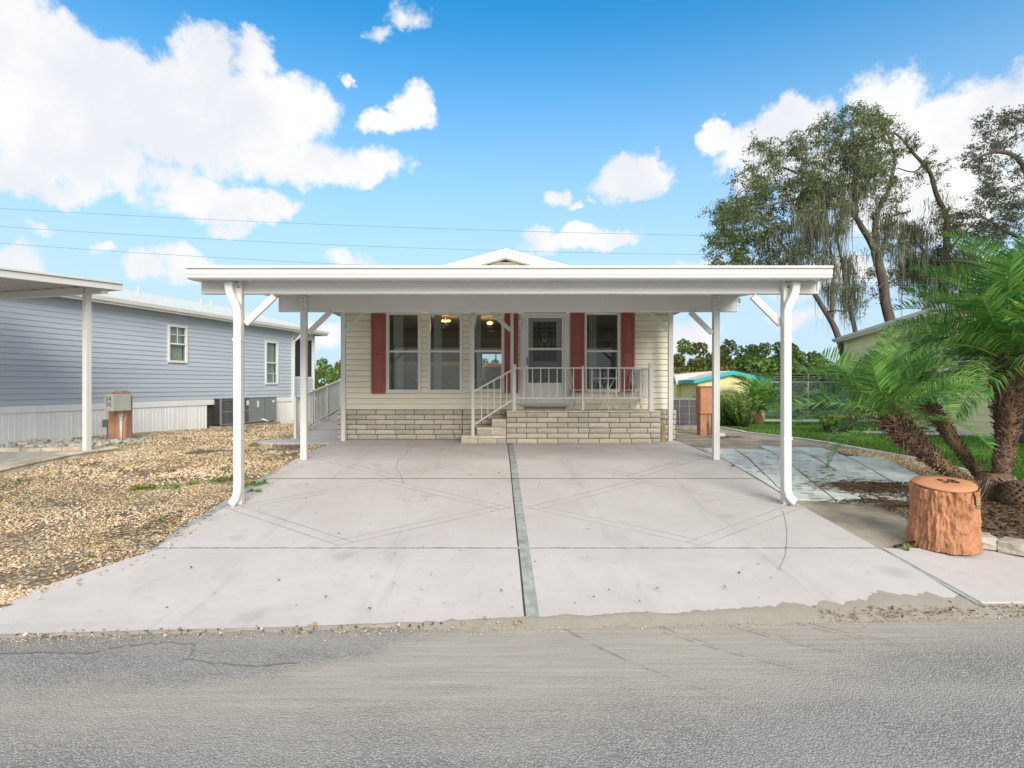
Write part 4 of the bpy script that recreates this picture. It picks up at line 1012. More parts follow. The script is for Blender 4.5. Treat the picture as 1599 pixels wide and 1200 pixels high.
for px_, py_, y, lab, n in ((695.5, 501, 15.2, 'lit amber ceiling lamp cluster seen through the second front window', 3), (765, 504.5, 15.6, 'lit amber dome ceiling lamp seen through the third front window', 1)):
    p_ = P(px_, py_, y); t_ = thing('ceiling_lamp', lab, 'ceiling lamp', (p_.x, p_.y, 3.60), 0, 'lamps lit inside the cream house')
    for k in range(n):
        q = MB(); xx = p_.x+(k-(n-1)/2)*.085; rr = .06 if n > 1 else .09
        q.lathe((xx, p_.y+(k % 2)*.08, p_.z), [(.01, -rr*.55), (rr*.7, -rr*.4), (rr, 0), (rr*.6, rr*.35), (.01, rr*.4)], 14); q.build('shade', 'lamp_glow', t_)
    q = MB(); q.tube([(p_.x, p_.y, p_.z+.03), (p_.x, p_.y, 3.735)], .012, 6); q.build('stem', 'galv', t_)
    ld = bpy.data.lights.new('lamp_light', 'POINT'); lo_ = bpy.data.objects.new('lamp_light', ld); COL.objects.link(lo_); lo_.parent = t_
    ld.energy = 8; ld.color = (1, .62, .3); ld.shadow_soft_size = .08; lo_.location = (0, 0, p_.z-.15-3.60)
#PART3
# ------------------------------------------------------------------ ramp railing
rr = thing('ramp_railing', 'white picket railing climbing the concrete ramp left of the cream house', 'railing', (-4.68, 13.2, GZ(13.2)))
def rampz(y): return .634+max(0, y-13.16)*.1192
RP = [13.2, 14.4, 15.65, 16.95, 17.5]
for y in RP:
    q = MB(); q.box(-4.71, -4.65, y-.03, y+.03, rampz(y)+.012, rampz(y)+.97); p_ = q.build('post', 'white_metal', rr, bevel=.004)
    q = MB(); q.box(-4.715, -4.645, y-.035, y+.035, rampz(y)+.97, rampz(y)+.99); q.build('post_cap', 'white_metal', p_)
    q = MB(); q.box(-4.77, -4.59, y-.08, y+.08, rampz(y), rampz(y)+.012); q.build('base_plate', 'galv', p_)
for a, b_ in zip(RP[:-1], RP[1:]):
    a2, b2_ = a+.03, b_-.03
    bar(rr, [(-4.68, a2, rampz(a)+.93), (-4.68, b2_, rampz(b_)+.93)], .045, .05, side=(1, 0, 0)); bar(rr, [(-4.68, a2, rampz(a)+.12), (-4.68, b2_, rampz(b_)+.12)], .035, .04, side=(1, 0, 0))
    n = int((b_-a)/.105)
    for k in range(1, n):
        y = a+(b_-a)*k/n; q = MB(); q.box(-4.69, -4.67, y-.01, y+.01, rampz(y)+.138, rampz(y)+.908); q.build('baluster', 'white_metal', rr)

# ------------------------------------------------------------------ blue-grey house on the left
TH = math.atan2(1, .288)
bh = thing('neighbour_house', 'blue grey vinyl sided mobile home with white skirting on the left', 'house', (-14.2, 0, .6), TH)
bz = .6
def wall_s(px, off=14.2):
    r_ = (px-CX)/F; return off/(.288-r_)*math.sqrt(1+.288**2)
def wall_z(px, py, off=14.2):
    r_ = (px-CX)/F; return ZC-(py-CY)*(off/(.288-r_))/F
S0, S1, SP = 8.0, wall_s(456), wall_s(471)+.9
LZ0, LZ1 = 1.43, 3.95
def lb(name, m, parent, box, bevel=0, **k):
    q = MB(); x0_, x1_, y0_, y1_, z0_, z1_ = box
    q.box(x0_, x1_, y0_, y1_, z0_-bz, z1_-bz); return q.build(name, m, parent, local=True, bevel=bevel, **k)
lw = [(wall_s(262), wall_s(291), wall_z(276, 566), wall_z(276, 509)), (wall_s(414), wall_s(433), wall_z(424, 600), wall_z(424, 534))]
exl = .1275
k = 0
while LZ0+k*exl < LZ1-.01:
    z0 = LZ0+k*exl; z1 = min(z0+exl+.01, LZ1)
    cuts = sorted([(o[0], o[1]) for o in lw if o[2] < z1-.02 and o[3] > z0+.02]); sp_ = []; x = S0
    for a, b_ in cuts: sp_.append((x, a)); x = b_
    sp_.append((x, S1-.05))
    for a, b_ in sp_:
        q = MB(); q.prism([(0, z0-bz), (-.017, z0-bz), (-.020, z0+.012-bz), (-.003, z1-bz), (0, z1-bz)], 'x', a, b_); q.build('siding_plank', 'blue_siding', bh, local=True)
    if z0 < wall_z(462, 590, 14.2):
        q = MB(); q.prism([(.06, z0-bz), (.038, z0-bz), (.036, z0+.012-bz), (.057, z1-bz), (.06, z1-bz)], 'x', S1+.05, SP-.06); q.build('siding_plank', 'blue_siding', bh, local=True)
    k += 1
bk = MB()
zs = sorted(set([LZ0, LZ1]+[o[2] for o in lw]+[o[3] for o in lw]))
for za, zb_ in zip(zs[:-1], zs[1:]):
    cuts = sorted([(o[0], o[1]) for o in lw if o[2] < (za+zb_)/2 < o[3]]); x = S0
    for a, b_ in cuts+[(S1, S1)]: bk.box(x, a, .002, .12, za-bz, zb_-bz); x = b_
bk.box(S0, S0+.12, .12, 7.6, .6-bz, LZ1-bz); bk.box(SP-.12, SP, .3, 7.6, .3-bz, LZ1-bz); bk.box(S0, SP, 7.6, 7.7, .3-bz, LZ1-bz)
bk.box(S0+.12, S1, 2.5, 2.55, 1.0-bz, LZ1-bz)
bk.build('wall', 'blue_siding', bh, local=True)
lb('floor', 'interior_floor', bh, (S0+.12, S1, .121, 2.49, 1.3, 1.38)); lb('ceiling', 'interior_wall', bh, (S0+.12, S1, .121, 2.49, 3.85, 3.9))
lb('corner_trim', 'white_trim', bh, (S1-.05, S1+.05, -.03, .1, LZ0, LZ1)); lb('corner_trim', 'white_trim', bh, (SP-.06, SP+.02, .02, .12, LZ0, LZ1))
# screened corner room
zs_ = wall_z(462, 590)
lb('porch_screen', 'ac_dark', bh, (S1+.12, SP-.12, .075, .085, zs_+.04, LZ1-.25))
lb('screen_frame', 'white_trim', bh, (S1+.05, S1+.12, .04, .1, zs_, LZ1)); lb('screen_frame', 'white_trim', bh, (SP-.12, SP-.061, .04, .1, zs_, LZ1))
lb('screen_frame', 'white_trim', bh, (S1+.12, SP-.12, .04, .1, zs_-.02, zs_+.04)); lb('screen_frame', 'white_trim', bh, (S1+.12, SP-.12, .04, .1, LZ1-.25, LZ1))
lb('screen_frame', 'white_trim', bh, ((S1+SP)/2-.04, (S1+SP)/2+.04, .05, .1, zs_+.041, LZ1-.251))
# white skirting of upright panels with a cap band
lb('skirt_cap', 'skirt_white', bh, (S0, SP, -.045, .03, LZ0-.17, LZ0-.006), .008)
s_ = S0; ACs = (wall_s(328), wall_s(423))
while s_ < SP:
    e_ = min(s_+.42, SP)
    if not (e_ > ACs[0]+.15 and s_ < ACs[1]-.25):
        zg = GZ(s_*.961)-.05
        q = MB(); pl_ = [(s_+.003, 0.03), (s_+.003, -.02)]
        for t_ in (.12, .24, .36):
            if s_+t_+.03 < e_: pl_ += [(s_+t_-.012, -.02), (s_+t_, -.008), (s_+t_+.012, -.02)]
        pl_ += [(e_-.003, -.02), (e_-.003, .03)]
        q.prism(pl_, 'z', zg-bz, LZ0-.171-bz); q.build('skirt_panel', 'skirt_white', bh, local=True)
    s_ = e_
lb('crawl_wall', 'mortar', bh, (S0, SP, .08, .12, .2, LZ0-.1))
# roof
fz0 = 3.93
for sgn in (0,):
    q = MB(); prf = [(-.36, fz0+.13), (-.36, fz0+.165), (3.7, fz0+.165+4.06*.25), (7.9, fz0+.165-.04), (7.9, fz0+.1), (3.7, fz0+.1+4.06*.25)]
    q.prism([(a, z-bz) for a, z in prf], 'x', S0-.35, SP+.3); rf = q.build('roof', 'shingle_pale', bh, local=True)
    for kk in range(1, 16):
        yy = -.36+kk*.26; zz = fz0+.165+(yy+.36)*.25
        q = MB(); q.prism([(yy, zz-bz), (yy+.01, zz+.012-bz), (yy+.26, zz+.066-bz), (yy+.26, zz+.05-bz)], 'x', S0-.34, SP+.29); q.build('shingle_course', 'shingle_pale', rf, local=True)
    for ss in (wall_s(300)+4, wall_s(262)+4.4, wall_s(160)+3.7):
        q = MB(); q.tube([(ss, 3.0, fz0+.9-bz), (ss, 3.0, fz0+1.22-bz)], .04, 8); q.build('vent_pipe', 'galv', rf, local=True)
lb('fascia', 'white_trim', bh, (S0-.35, SP+.3, -.385, -.361, fz0-.01, fz0+.125), .004)
q = MB(); q.prism([(-.386, fz0+.03-bz), (-.45, fz0+.05-bz), (-.475, fz0+.14-bz), (-.46, fz0+.14-bz), (-.44, fz0+.07-bz), (-.386, fz0+.05-bz)], 'x', S0-.35, SP+.3); q.build('gutter', 'white_trim', bh, local=True)
lb('soffit', 'white_trim', bh, (S0-.35, SP+.3, -.36, .0, fz0+.022, fz0+.04))
lb('fascia', 'white_trim', bh, (SP+.3, SP+.325, -.385, 3.7, fz0-.01, fz0+.125))
q = MB(); q.sweep([(S1+.05, -.40, fz0+.04-bz), (S1+.05, -.40, fz0-.06-bz), (S1+.02, -.30, fz0-.22-bz), (S1, -.1, fz0-.36-bz), (S1, -.08, fz0-.5-bz), (S1, -.08, .55-bz)], .06, .075, side=(1, 0, 0)); q.build('downspout', 'white_metal', bh, local=True)
for i, o in enumerate(lw):
    x0_, x1_, z0_, z1_ = o; q = MB(); fw = .05
    for bx in ((x0_-.02, x0_+fw, z0_-.02, z1_+.02), (x1_-fw, x1_+.02, z0_-.02, z1_+.02), (x0_+fw, x1_-fw, z0_-.02, z0_+fw), (x0_+fw, x1_-fw, z1_-fw, z1_+.02)): q.box(bx[0], bx[1], -.045, .05, bx[2]-bz, bx[3]-bz)
    wn_ = q.build('window', 'white_trim', bh, local=True, bevel=.004)
    zm = (z0_+z1_)/2
    lb('rail', 'white_trim', wn_, (x0_+fw, x1_-fw, -.03, .03, zm-.022, zm+.022))
    xm_ = (x0_+x1_)/2
    if i == 0:
        lb('muntin', 'white_trim', wn_, (xm_-.01, xm_+.01, -.012, .0, zm+.022, z1_-fw)); lb('muntin', 'white_trim', wn_, (x0_+fw, xm_-.011, -.012, .0, (zm+z1_)/2-.01, (zm+z1_)/2+.01)); lb('muntin', 'white_trim', wn_, (xm_+.011, x1_-fw, -.012, .0, (zm+z1_)/2-.01, (zm+z1_)/2+.01))
    else:
        lb('muntin', 'white_trim', wn_, (x0_+fw, x1_-fw, -.012, .0, (zm+z0_)/2-.01, (zm+z0_)/2+.01)); lb('muntin', 'white_trim', wn_, (xm_+.1, xm_+.12, -.012, -.001, z0_+fw, (zm+z0_)/2-.011))
    lb('pane', 'glass', wn_, (x0_+fw, x1_-fw, .006, .012, zm+.022, z1_-fw)); lb('pane', 'glass', wn_, (x0_+fw, x1_-fw, .002, .008, z0_+fw, zm-.022))
    lb('blind', 'curtain_cloth', wn_, (x0_+fw, x1_-fw, .10, .11, z0_+.05, z1_-.03))
# packaged air conditioner in front of the skirting
am = (ACs[0]+ACs[1])/2; aw = math.cos(TH)*am; 
acx, acy = -14.2+am*math.cos(TH), am*math.sin(TH)
ac = thing('air_conditioner', 'large grey air conditioner on a slab beside the blue grey house', 'air conditioner', (acx, acy, GZ(acy)), TH)
hl = (ACs[1]-ACs[0])/2-.1; zg = 0
def ab(name, m, box, parent=ac, bevel=0):
    q = MB(); q.box(*box); return q.build(name, m, parent, local=True, bevel=bevel)
ab('slab', 'old_concrete', (-hl-.05, hl+.1, -.42, .4, -.15, .09), bevel=.01)
ab('cabinet', 'ac_green', (.0, hl, -.32, .35, .12, .95), bevel=.008); ab('fan_cabinet', 'ac_dark', (-hl+.03, -.001, -.28, .35, .14, .93))
ab('lid', 'ac_green', (-hl, hl+.01, -.335, .36, .951, .975), bevel=.004); ab('feet', 'ac_dark', (-hl+.1, hl-.1, -.25, .3, .091, .119))
for s0_ in (-hl, -.05): ab('grille_frame', 'ac_grey', (s0_, s0_+.06, -.32, -.281, .12, .95))
for z_ in (.12, .52, .90): ab('grille_frame', 'ac_grey', (-hl+.06, -.05, -.315, -.281, z_, z_+.03))
n = 26
q = MB()
for kk in range(n): s_ = -hl+.07+(hl-.14)*kk/(n-1); q.box(s_-.004, s_+.004, -.305, -.297, .151, .899)
q.build('grille_bars', 'ac_grey', ac, local=True)
ab('rating_label', 'white_paint', (.32, .42, -.323, -.321, .64, .86)); ab('maker_label', 'white_paint', (hl-.25, hl-.12, -.323, -.321, .78, .86)); ab('warning_label', 'white_paint', (-.20, -.08, -.322, -.3205, .72, .88))
q = MB(); q.tube([(.55, -.32, .2), (.55, -.42, .2), (.62, -.45, .16), (.8, -.45, .12)], .03, 8); q.build('drain_pipe', 'white_paint', ac, local=True)
for z_ in (.3, .5):
    pass
ab('panel_seam', 'ac_dark', (hl*.52, hl*.52+.008, -.322, -.3205, .14, .93))
# neighbour's carport corner
nc = thing('neighbour_carport', 'white metal carport corner with one post beside the blue grey house', 'carport', (-7.63, 10.6, GZ(10.6)), TH)
def L2(x, y): dx_, dy_ = x+14.2, y; return (dx_*math.cos(TH)+dy_*math.sin(TH), -dx_*math.sin(TH)+dy_*math.cos(TH))
ps, pt = L2(-7.63, 10.6); nz = GZ(10.6)
def nb(name, m, s0_, s1_, t0_, t1_, z0_, z1_, bevel=.003, slope=0, parent=nc):
    q = MB(); vs = []
    for z_ in (z0_, z1_):
        for t_ in (t0_, t1_):
            for s__ in (s0_, s1_): vs.append((s__-ps, t_-pt, z_-nz+slope*(s__-12.28)))
    q.add(vs, [(0, 2, 3, 1), (4, 5, 7, 6), (0, 1, 5, 4), (2, 6, 7, 3), (0, 4, 6, 2), (1, 3, 7, 5)]); return q.build(name, m, parent, local=True, bevel=bevel)
TZ = 3.82
nb('side_fascia', 'white_metal', 4.5, 12.28, -3.9, -3.84, TZ-.155, TZ-.045, slope=.058); nb('fascia_lip', 'white_metal', 4.5, 12.29, -3.93, -3.84, TZ-.04, TZ, slope=.058)
nb('end_fascia', 'white_metal', 12.24, 12.285, -3.835, -.6, TZ-.155, TZ-.002, slope=.058)
for i in range(9):
    t0_ = -3.83+i*.36; nb('roof_panel', 'white_metal', 4.5, 12.235, t0_, t0_+.352, TZ-.07, TZ-.03, 0, .058); nb('panel_rib', 'white_metal', 4.5, 12.235, t0_+.01, t0_+.05, TZ-.105, TZ-.071, 0, .058)
nb('beam', 'white_metal', 11.95, 12.05, -3.78, -.5, 3.575, 3.70); nb('beam_cap', 'white_trim', 11.935, 12.065, -3.80, -3.781, 3.565, 3.70)
pst = nb('post', 'white_metal', ps-.065, ps+.04, pt-.05, pt+.05, nz+.08, 3.62); nb('bolt', 'meter_grey', ps-.078, ps-.066, pt-.01, pt+.01, 3.60, 3.62, 0); nb('bolt', 'meter_grey', ps-.078, ps-.066, pt-.01, pt+.01, 3.66, 3.68, 0)
# raised paver patio with block edging
pa = thing('raised_patio', None, None, (-9, 9, GZ(9))); pa['kind'] = 'structure'
pe = [(-8.75, 6.0), (-8.45, 7.2), (-8.12, 8.6), (-7.85, 9.6), (-7.62, 10.4), (-7.42, 11.15)]
ptop = .115
def pz(y): return GZ(y)+ptop
b = MB(); poly = [(x-.03, y) for x, y in pe]+[(-7.95, 10.86), (-9.4, 10.62), (-11.2, 10.6), (-11.2, 6.0)]
b.add([(x, y, pz(y)-.012) for x, y in poly]+[(x, y, pz(y)-.3) for x, y in poly], [tuple(range(len(poly)))]+[(i, (i+1) % len(poly), len(poly)+(i+1) % len(poly), len(poly)+i) for i in range(len(poly))])
b.build('deck', 'patio_paver', pa)
def along(pts, L):
    out = [Vector(pts[0])]; acc = 0; 
    P_ = [Vector(p) for p in pts]; 
    tot = sum((b_-a).length for a, b_ in zip(P_[:-1], P_[1:])); n = max(1, round(tot/L)); res = []
    for k in range(n+1):
        d = tot*k/n
        for a, b_ in zip(P_[:-1], P_[1:]):
            l_ = (b_-a).length
            if d <= l_+1e-6: res.append(a.lerp(b_, d/l_)); break
            d -= l_
    return res
def blocks(parent, pts, L, wd, z0f, z1f, m, name, gap=.008, bevel=.012, over=0.):
    pp = along(pts, L)
    for a, b_ in zip(pp[:-1], pp[1:]):
        d = (b_-a).normalized(); nrm = Vector((d.y, -d.x)); a2, b2_ = a+d*gap/2, b_-d*gap/2
        jx = random.uniform(-.006, .006)
        q = MB(); base = [a2+nrm*(over+jx), b2_+nrm*(over+jx), b2_-nrm*wd, a2-nrm*wd]
        q.add([(p.x, p.y, z0f(p.y)) for p in base]+[(p.x, p.y, z1f(p.y)+random.uniform(-.003, .003)) for p in base], [(3, 2, 1, 0), (4, 5, 6, 7), (0, 1, 5, 4), (1, 2, 6, 5), (2, 3, 7, 6), (3, 0, 4, 7)])
        q.build(name, m, parent, bevel=bevel)
blocks(pa, pe, .42, .20, lambda y: pz(y)-.17, lambda y: pz(y)-.052, 'block_stone', 'stone')
blocks(pa, pe, .50, .28, lambda y: pz(y)-.048, lambda y: pz(y), 'block_stone', 'cap_stone', over=.02)
blocks(pa, [(-7.85, 10.90), (-9.4, 10.66), (-11.0, 10.64)], .34, .17, lambda y: pz(y)-.16, lambda y: pz(y)+.045, 'block_stone', 'border_stone')
# utility pedestal with the number box
up = thing('utility_pedestal', 'orange brown utility pedestal with grey number box beside white skirting', 'utility pedestal', (PX(188, 12.9), 12.9, GZ(12.9)))
x, y, z = up.location; h = PZ(610.5, 12.9)-z; w2 = .2
q = MB(); q.prism([(-w2, 0), (w2, 0), (w2, h-.12), (w2-.10, h), (-w2+.16, h), (-w2, h-.12)], 'y', -.13, .13); q.build('body', 'pedestal_bark', up, local=True, bevel=.015)
q = MB(); q.box(-.02, w2-.012, -.145, -.131, h-.52, h-.14); q.build('front_plate', 'pedestal_orange', up, local=True, bevel=.004)
q = MB(); bx0, bx1, bt, bb = PX(166, 12.45)-x, PX(189, 12.45)-x, PZ(616, 12.5)-z, PZ(642, 12.5)-z
q.prism([(bx0, -.52), (bx0+.22, -.56), (bx1+.02, -.14), (bx0+.1, -.14)], 'z', bb, bt); mbx = q.build('meter_box', 'box_grey', up, local=True, bevel=.006)
def text(body, size, m, parent, loc, rot, ext=.001):
    cu = bpy.data.curves.new('txt', 'FONT'); cu.body = body; cu.size = size; cu.align_x = 'CENTER'; cu.align_y = 'CENTER'; cu.extrude = ext; cu.resolution_u = 3; cu.offset = 0
    to = bpy.data.objects.new('number', cu); COL.objects.link(to)
    dg = bpy.context.evaluated_depsgraph_get(); me = bpy.data.meshes.new_from_object(to.evaluated_get(dg)); bpy.data.objects.remove(to)
    o = link('number', me, m, parent); o.location = loc; o.rotation_euler = rot; return o
fa = math.atan2(-.04, .22)
text('54', .13, 'black_paint', mbx, (bx0+.11, -.542, bt-.10), (R(90), 0, fa)); text('55', .13, 'black_paint', mbx, (bx0+.11, -.542, bt-.225), (R(90), 0, fa))
q = MB(); q.tube([(.12, -.16, 0), (.12, -.16, .5)], .028, 8); q.tube([(.12, -.16, .5), (.12, -.16, .56)], .035, 8); q.build('conduit', 'white_paint', up, local=True)
q = MB(); q.box(.06, .18, -.2, -.146, .56, .72); q.build('outlet_cover', 'box_grey', up, local=True, bevel=.012)
q = MB(); q.box(-.34, -.21, -.12, .02, .33, .50); q.build('valve_box', 'meter_grey', up, local=True, bevel=.01); q = MB(); q.tube([(-.24, -.03, 0), (-.24, -.03, .33)], .04, 8); q.build('pipe', 'meter_grey', up, local=True)
# ------------------------------------------------------------------ right-hand side
cu_ = thing('condenser_unit', 'dark grey air conditioning condenser behind the right corner of the house', 'air conditioner', (PX(1064, 16.9), 17.1, .585))
q = MB(); q.box(-.48, .48, -.48, .48, .0, .09); q.build('pad', 'old_concrete', cu_, local=True)
q = MB(); pl_ = [(-.44+.06, -.44), (.44-.06, -.44), (.44, -.38), (.44, .38), (.38, .44), (-.38, .44), (-.44, .38), (-.44, -.38)]; q.prism(pl_, 'z', .12, .86); q.build('coil', 'ac_dark', cu_, local=True)
q = MB(); q.prism([(a*1.03, b_*1.03) for a, b_ in pl_], 'z', .861, .90); q.prism([(a*.8, b_*.8) for a, b_ in pl_], 'z', .901, .915); q.build('top_cover', 'ac_grey', cu_, local=True, bevel=.004)
q = MB(); q.prism([(a*1.03, b_*1.03) for a, b_ in pl_], 'z', .092, .125); q.build('base_pan', 'ac_grey', cu_, local=True)
q = MB()
for kk in range(30): a = -.40+.8*kk/29; q.box(a-.004, a+.004, -.452, -.444, .13, .855)
for kk in range(30): a = -.38+.76*kk/29; q.box(.444, .452, a-.004, a+.004, .13, .855); q.box(-.452, -.444, a-.004, a+.004, .13, .855)
for z_ in (.22, .45, .68): q.box(-.40, .40, -.458, -.453, z_, z_+.012); q.box(.453, .458, -.38, .38, z_, z_+.012)
q.build('louvre_bars', 'ac_grey', cu_, local=True)
for a in (-.43, -.14, .14, .40):
    q = MB(); q.box(a-.012, a+.012, -.466, -.4585, .13, .86); q.build('corner_strip', 'ac_grey', cu_, local=True)
pd = thing('power_pedestal', 'orange painted power pedestal box on post behind the right carport posts', 'utility pedestal', (PX(1103, 14.5), 14.5, GZ(14.5)))
q = MB(); q.box(-.215, .24, -.16, .16, .54, 1.24); q.build('cabinet', 'pedestal_orange', pd, local=True, bevel=.012)
q = MB(); q.box(-.20, .225, -.172, -.161, .56, 1.21); q.build('cabinet_door', 'pedestal_orange', pd, local=True, bevel=.006); q = MB(); q.prism([(-.235, 1.241), (.26, 1.241), (.24, 1.265), (-.215, 1.265)], 'y', -.19, .18); q.build('hood', 'pedestal_orange', pd, local=True)
q = MB(); q.box(-.20, -.03, -.13, .13, 0, .539); q.build('post', 'pedestal_bark', pd, local=True, bevel=.01); q = MB(); q.tube([(.04, -.1, 0), (.04, -.1, .539)], .045, 10); q.build('conduit', 'pedestal_orange', pd, local=True)
q = MB(); q.box(.12, .20, -.12, .1, 0, .539); q.build('post', 'pedestal_bark', pd, local=True, bevel=.01)
p_ = P(1124, 690, 13.6); q = MB(); q.prism([(p_.x-.12, GZ(13.6)+.012), (p_.x+.10, GZ(13.6)+.012), (p_.x+.10, GZ(13.6)+.13), (p_.x-.12, GZ(13.6)+.10)], 'y', 13.5, 13.75); q.build('concrete_block', 'white_paint', None, bevel=.012, label='small white painted block lying on the brown concrete by the orange pedestal', cat='block')
# sheds
def shed(name, lab, cx_, y0, wd, dep, zg, zw, rise, over, roofm, fasm, rz=0.):
    t_ = thing(name, lab, 'shed', (cx_, y0, zg), rz); h = wd/2
    q = MB(); q.prism([(-h, 0), (h, 0), (h, zw-zg), (0, zw-zg+rise), (-h, zw-zg)], 'y', 0, dep); q.build('wall', 'yellow_wall', t_, local=True)
    n = int(wd/.24)
    for kk in range(n+1):
        xx = -h+.02+(wd-.04)*kk/n; zt_ = zw-zg+rise*(1-abs(xx)/h)-.01; q = MB(); q.box(xx-.012, xx+.012, -.008, -.001, .02, zt_); q.build('batten', 'yellow_wall', t_, local=True)
    zr = zw-zg
    for sx in (-1, 1):
        q = MB(); xe = sx*(h+over); ze = zr-rise*over/h
        q.prism([(0, zr+rise+.05), (xe, ze+.05), (xe, ze+.005), (0, zr+rise+.005)], 'y', -over, dep+over); q.build('roof', roofm, t_, local=True)
        q = MB(); q.prism([(0, zr+rise+.065), (xe, ze+.065), (xe, ze-.085), (0, zr+rise-.085)], 'y', -over-.03, -over-.001); q.build('fascia', fasm, t_, local=True)
        q = MB(); q.box(min(xe, xe+sx*.03), max(xe, xe+sx*.03), -over, dep+over, ze-.08, ze+.06); q.build('eave_board', fasm, t_, local=True)
    return t_
s1 = shed('garden_shed', 'yellow garden shed with turquoise roof edge behind the bushes', (PX(1089, 22)+PX(1194, 22))/2, 22, PX(1194, 22)-PX(1089, 22), 3., .4, PZ(594, 22), .30, .18, 'beige_roof', 'turquoise')
q = MB(); q.box(.95, 1.15, -.03, -.001, 1.5, 1.68); q.build('vent', 'ac_dark', s1, local=True)
s2 = thing('storage_shed', 'small yellow storage shed with rounded white awning behind the condenser', 'shed', (PX(1090, 24), 24, .4))
xa = PX(1056, 24)-s2.location.x; q = MB(); q.box(xa, 1.4, 0, 3, 0, PZ(600, 24)-.4); q.build('wall', 'yellow_wall', s2, local=True)
za, zt_ = PZ(601, 24)-.4, PZ(587, 24)-.4
q = MB(); pr = [(-.35, za), (-.33, za+.12), (-.24, za+.24), (-.1, zt_-.02), (.1, zt_), (.1, zt_-.05), (-.3, za)]; q.prism(pr, 'x', xa-.1, 1.2); q.build('awning', 'white_paint', s2, local=True)
q = MB(); q.prism([(xa-.05, zt_+.02), (.7, zt_+.2), (1.6, zt_+.2), (1.6, zt_-.02), (xa-.05, zt_-.02)], 'y', .12, 3.2); q.build('roof', 'beige_roof', s2, local=True)
# yellow house on the right: its long wall recedes behind the palms
YT = math.atan2(1, .337); YO = 7.73
yh = thing('yellow_house', 'pale yellow house with white gutter behind the palms', 'house', (YO, 0, .4), YT)
def yb(name, m, box, parent=yh, bevel=0):
    q = MB(); q.box(*box[:4], box[4]-.4, box[5]-.4); return q.build(name, m, parent, local=True, bevel=bevel)
def ys(px): return YO/((px-CX)/F-.337)*math.sqrt(1+.337**2)
YS0, YS1, YZ = 9., ys(1318), 4.05
yb('wall', 'yellow_house', (YS0, YS1, -7.6, -.0005, .2, YZ)); yb('floor_band', 'yellow_house', (YS0, YS1, 0, .02, .2, .9))
kk = 0
while .91+kk*.2 < YZ-.1:
    z0 = .91+kk*.2; q = MB(); q.prism([(0, z0-.4), (.016, z0-.4), (.003, z0-.4+.2), (0, z0-.4+.2)], 'x', YS0, YS1); q.build('siding_plank', 'yellow_house', yh, local=True); kk += 1
q = MB(); q.prism([(.38, YZ+.16-.4), (.38, YZ+.13-.4), (-3.8, YZ+.13+4.18*.24-.4), (-8., YZ+.13-.4), (-8., YZ+.16-.4), (-3.8, YZ+.16+4.18*.24-.4)], 'x', YS0-.3, YS1+.3); q.build('roof', 'roof_metal', yh, local=True)
yb('fascia', 'white_trim', (YS0-.3, YS1+.3, .36, .385, YZ-.03, YZ+.125)); yb('soffit', 'white_trim', (YS0-.3, YS1+.3, .001, .359, YZ, YZ+.02))
q = MB(); q.prism([(.386, YZ+.02-.4), (.46, YZ+.04-.4), (.49, YZ+.15-.4), (.47, YZ+.15-.4), (.44, YZ+.06-.4), (.386, YZ+.05-.4)], 'x', YS0-.3, YS1+.3); q.build('gutter', 'white_trim', yh, local=True)
for a_, b_ in ((1352, 1372), (1500, 1532)):
    x0, x1, z0, z1 = ys(b_), ys(a_), 1.9, 3.2
    wn_ = yb('window', 'white_trim', (x0-.06, x1+.06, .001, .05, z0-.06, z1+.06)); yb('pane', 'ac_dark', (x0, x1, .051, .058, z0, (z0+z1)/2-.02), wn_); yb('pane', 'ac_dark', (x0, x1, .051, .058, (z0+z1)/2+.02, z1), wn_)
bn = thing('blue_bin', 'dark blue wheeled bin by the yellow house at right edge', 'bin', (PX(1606, 12.4), 12.4, GZ(12.4)))
q = MB(); q.add([(-.24, -.28, .06), (.24, -.28, .06), (.24, .28, .06), (-.24, .28, .06), (-.30, -.34, .98), (.30, -.34, .98), (.30, .34, .98), (-.30, .34, .98)], [(3, 2, 1, 0), (4, 5, 6, 7), (0, 1, 5, 4), (1, 2, 6, 5), (2, 3, 7, 6), (3, 0, 4, 7)]); q.build('body', 'blue_plastic', bn, local=True, bevel=.02)
q = MB(); q.prism([(-.36, .981), (.36, .981), (.34, 1.04), (-.30, 1.06)], 'x', -.31, .31); q.build('lid', 'blue_plastic', bn, local=True, bevel=.01)
for sx in (-.25, .25): q = MB(); q.tube([(sx-.03, .28, .1), (sx+.03, .28, .1)], .1, 12); q.build('wheel', 'black_paint', bn, local=True)
pb = P(1322, 640, 19.5); br_ = thing('blue_drum', 'blue plastic drum standing on the lawn left of the yellow house', 'drum', (pb.x, 19.5, GZ(19.5)))
q = MB(); q.lathe((0, 0, 0), [(.26, 0), (.28, .02), (.28, .3), (.295, .32), (.28, .34), (.28, .62), (.295, .64), (.28, .66), (.28, .9), (.26, .93)], 18); q.build('body', 'blue_plastic', br_, local=True)
q = MB(); q.tube([(.1, 0, .925), (.1, 0, .95)], .04, 10); q.build('bung', 'black_paint', br_, local=True)
pp_ = P(1312, 668, 15.8); pt_ = thing('flower_pot', 'terracotta pot on the lawn edge left of the yellow house', 'pot', (pp_.x, 15.8, GZ(15.8)))
q = MB(); q.lathe((0, 0, 0), [(.17, 0), (.27, .38), (.30, .38), (.31, .46), (.28, .46), (.26, .40), (.02, .40)], 18); q.build('body', 'terracotta', pt_, local=True); q = MB(); q.lathe((0, 0, .401), [(.02, 0), (.255, 0), (.2, .02), (.02, .03)], 14); q.build('soil', 'mulch_soil', pt_, local=True)
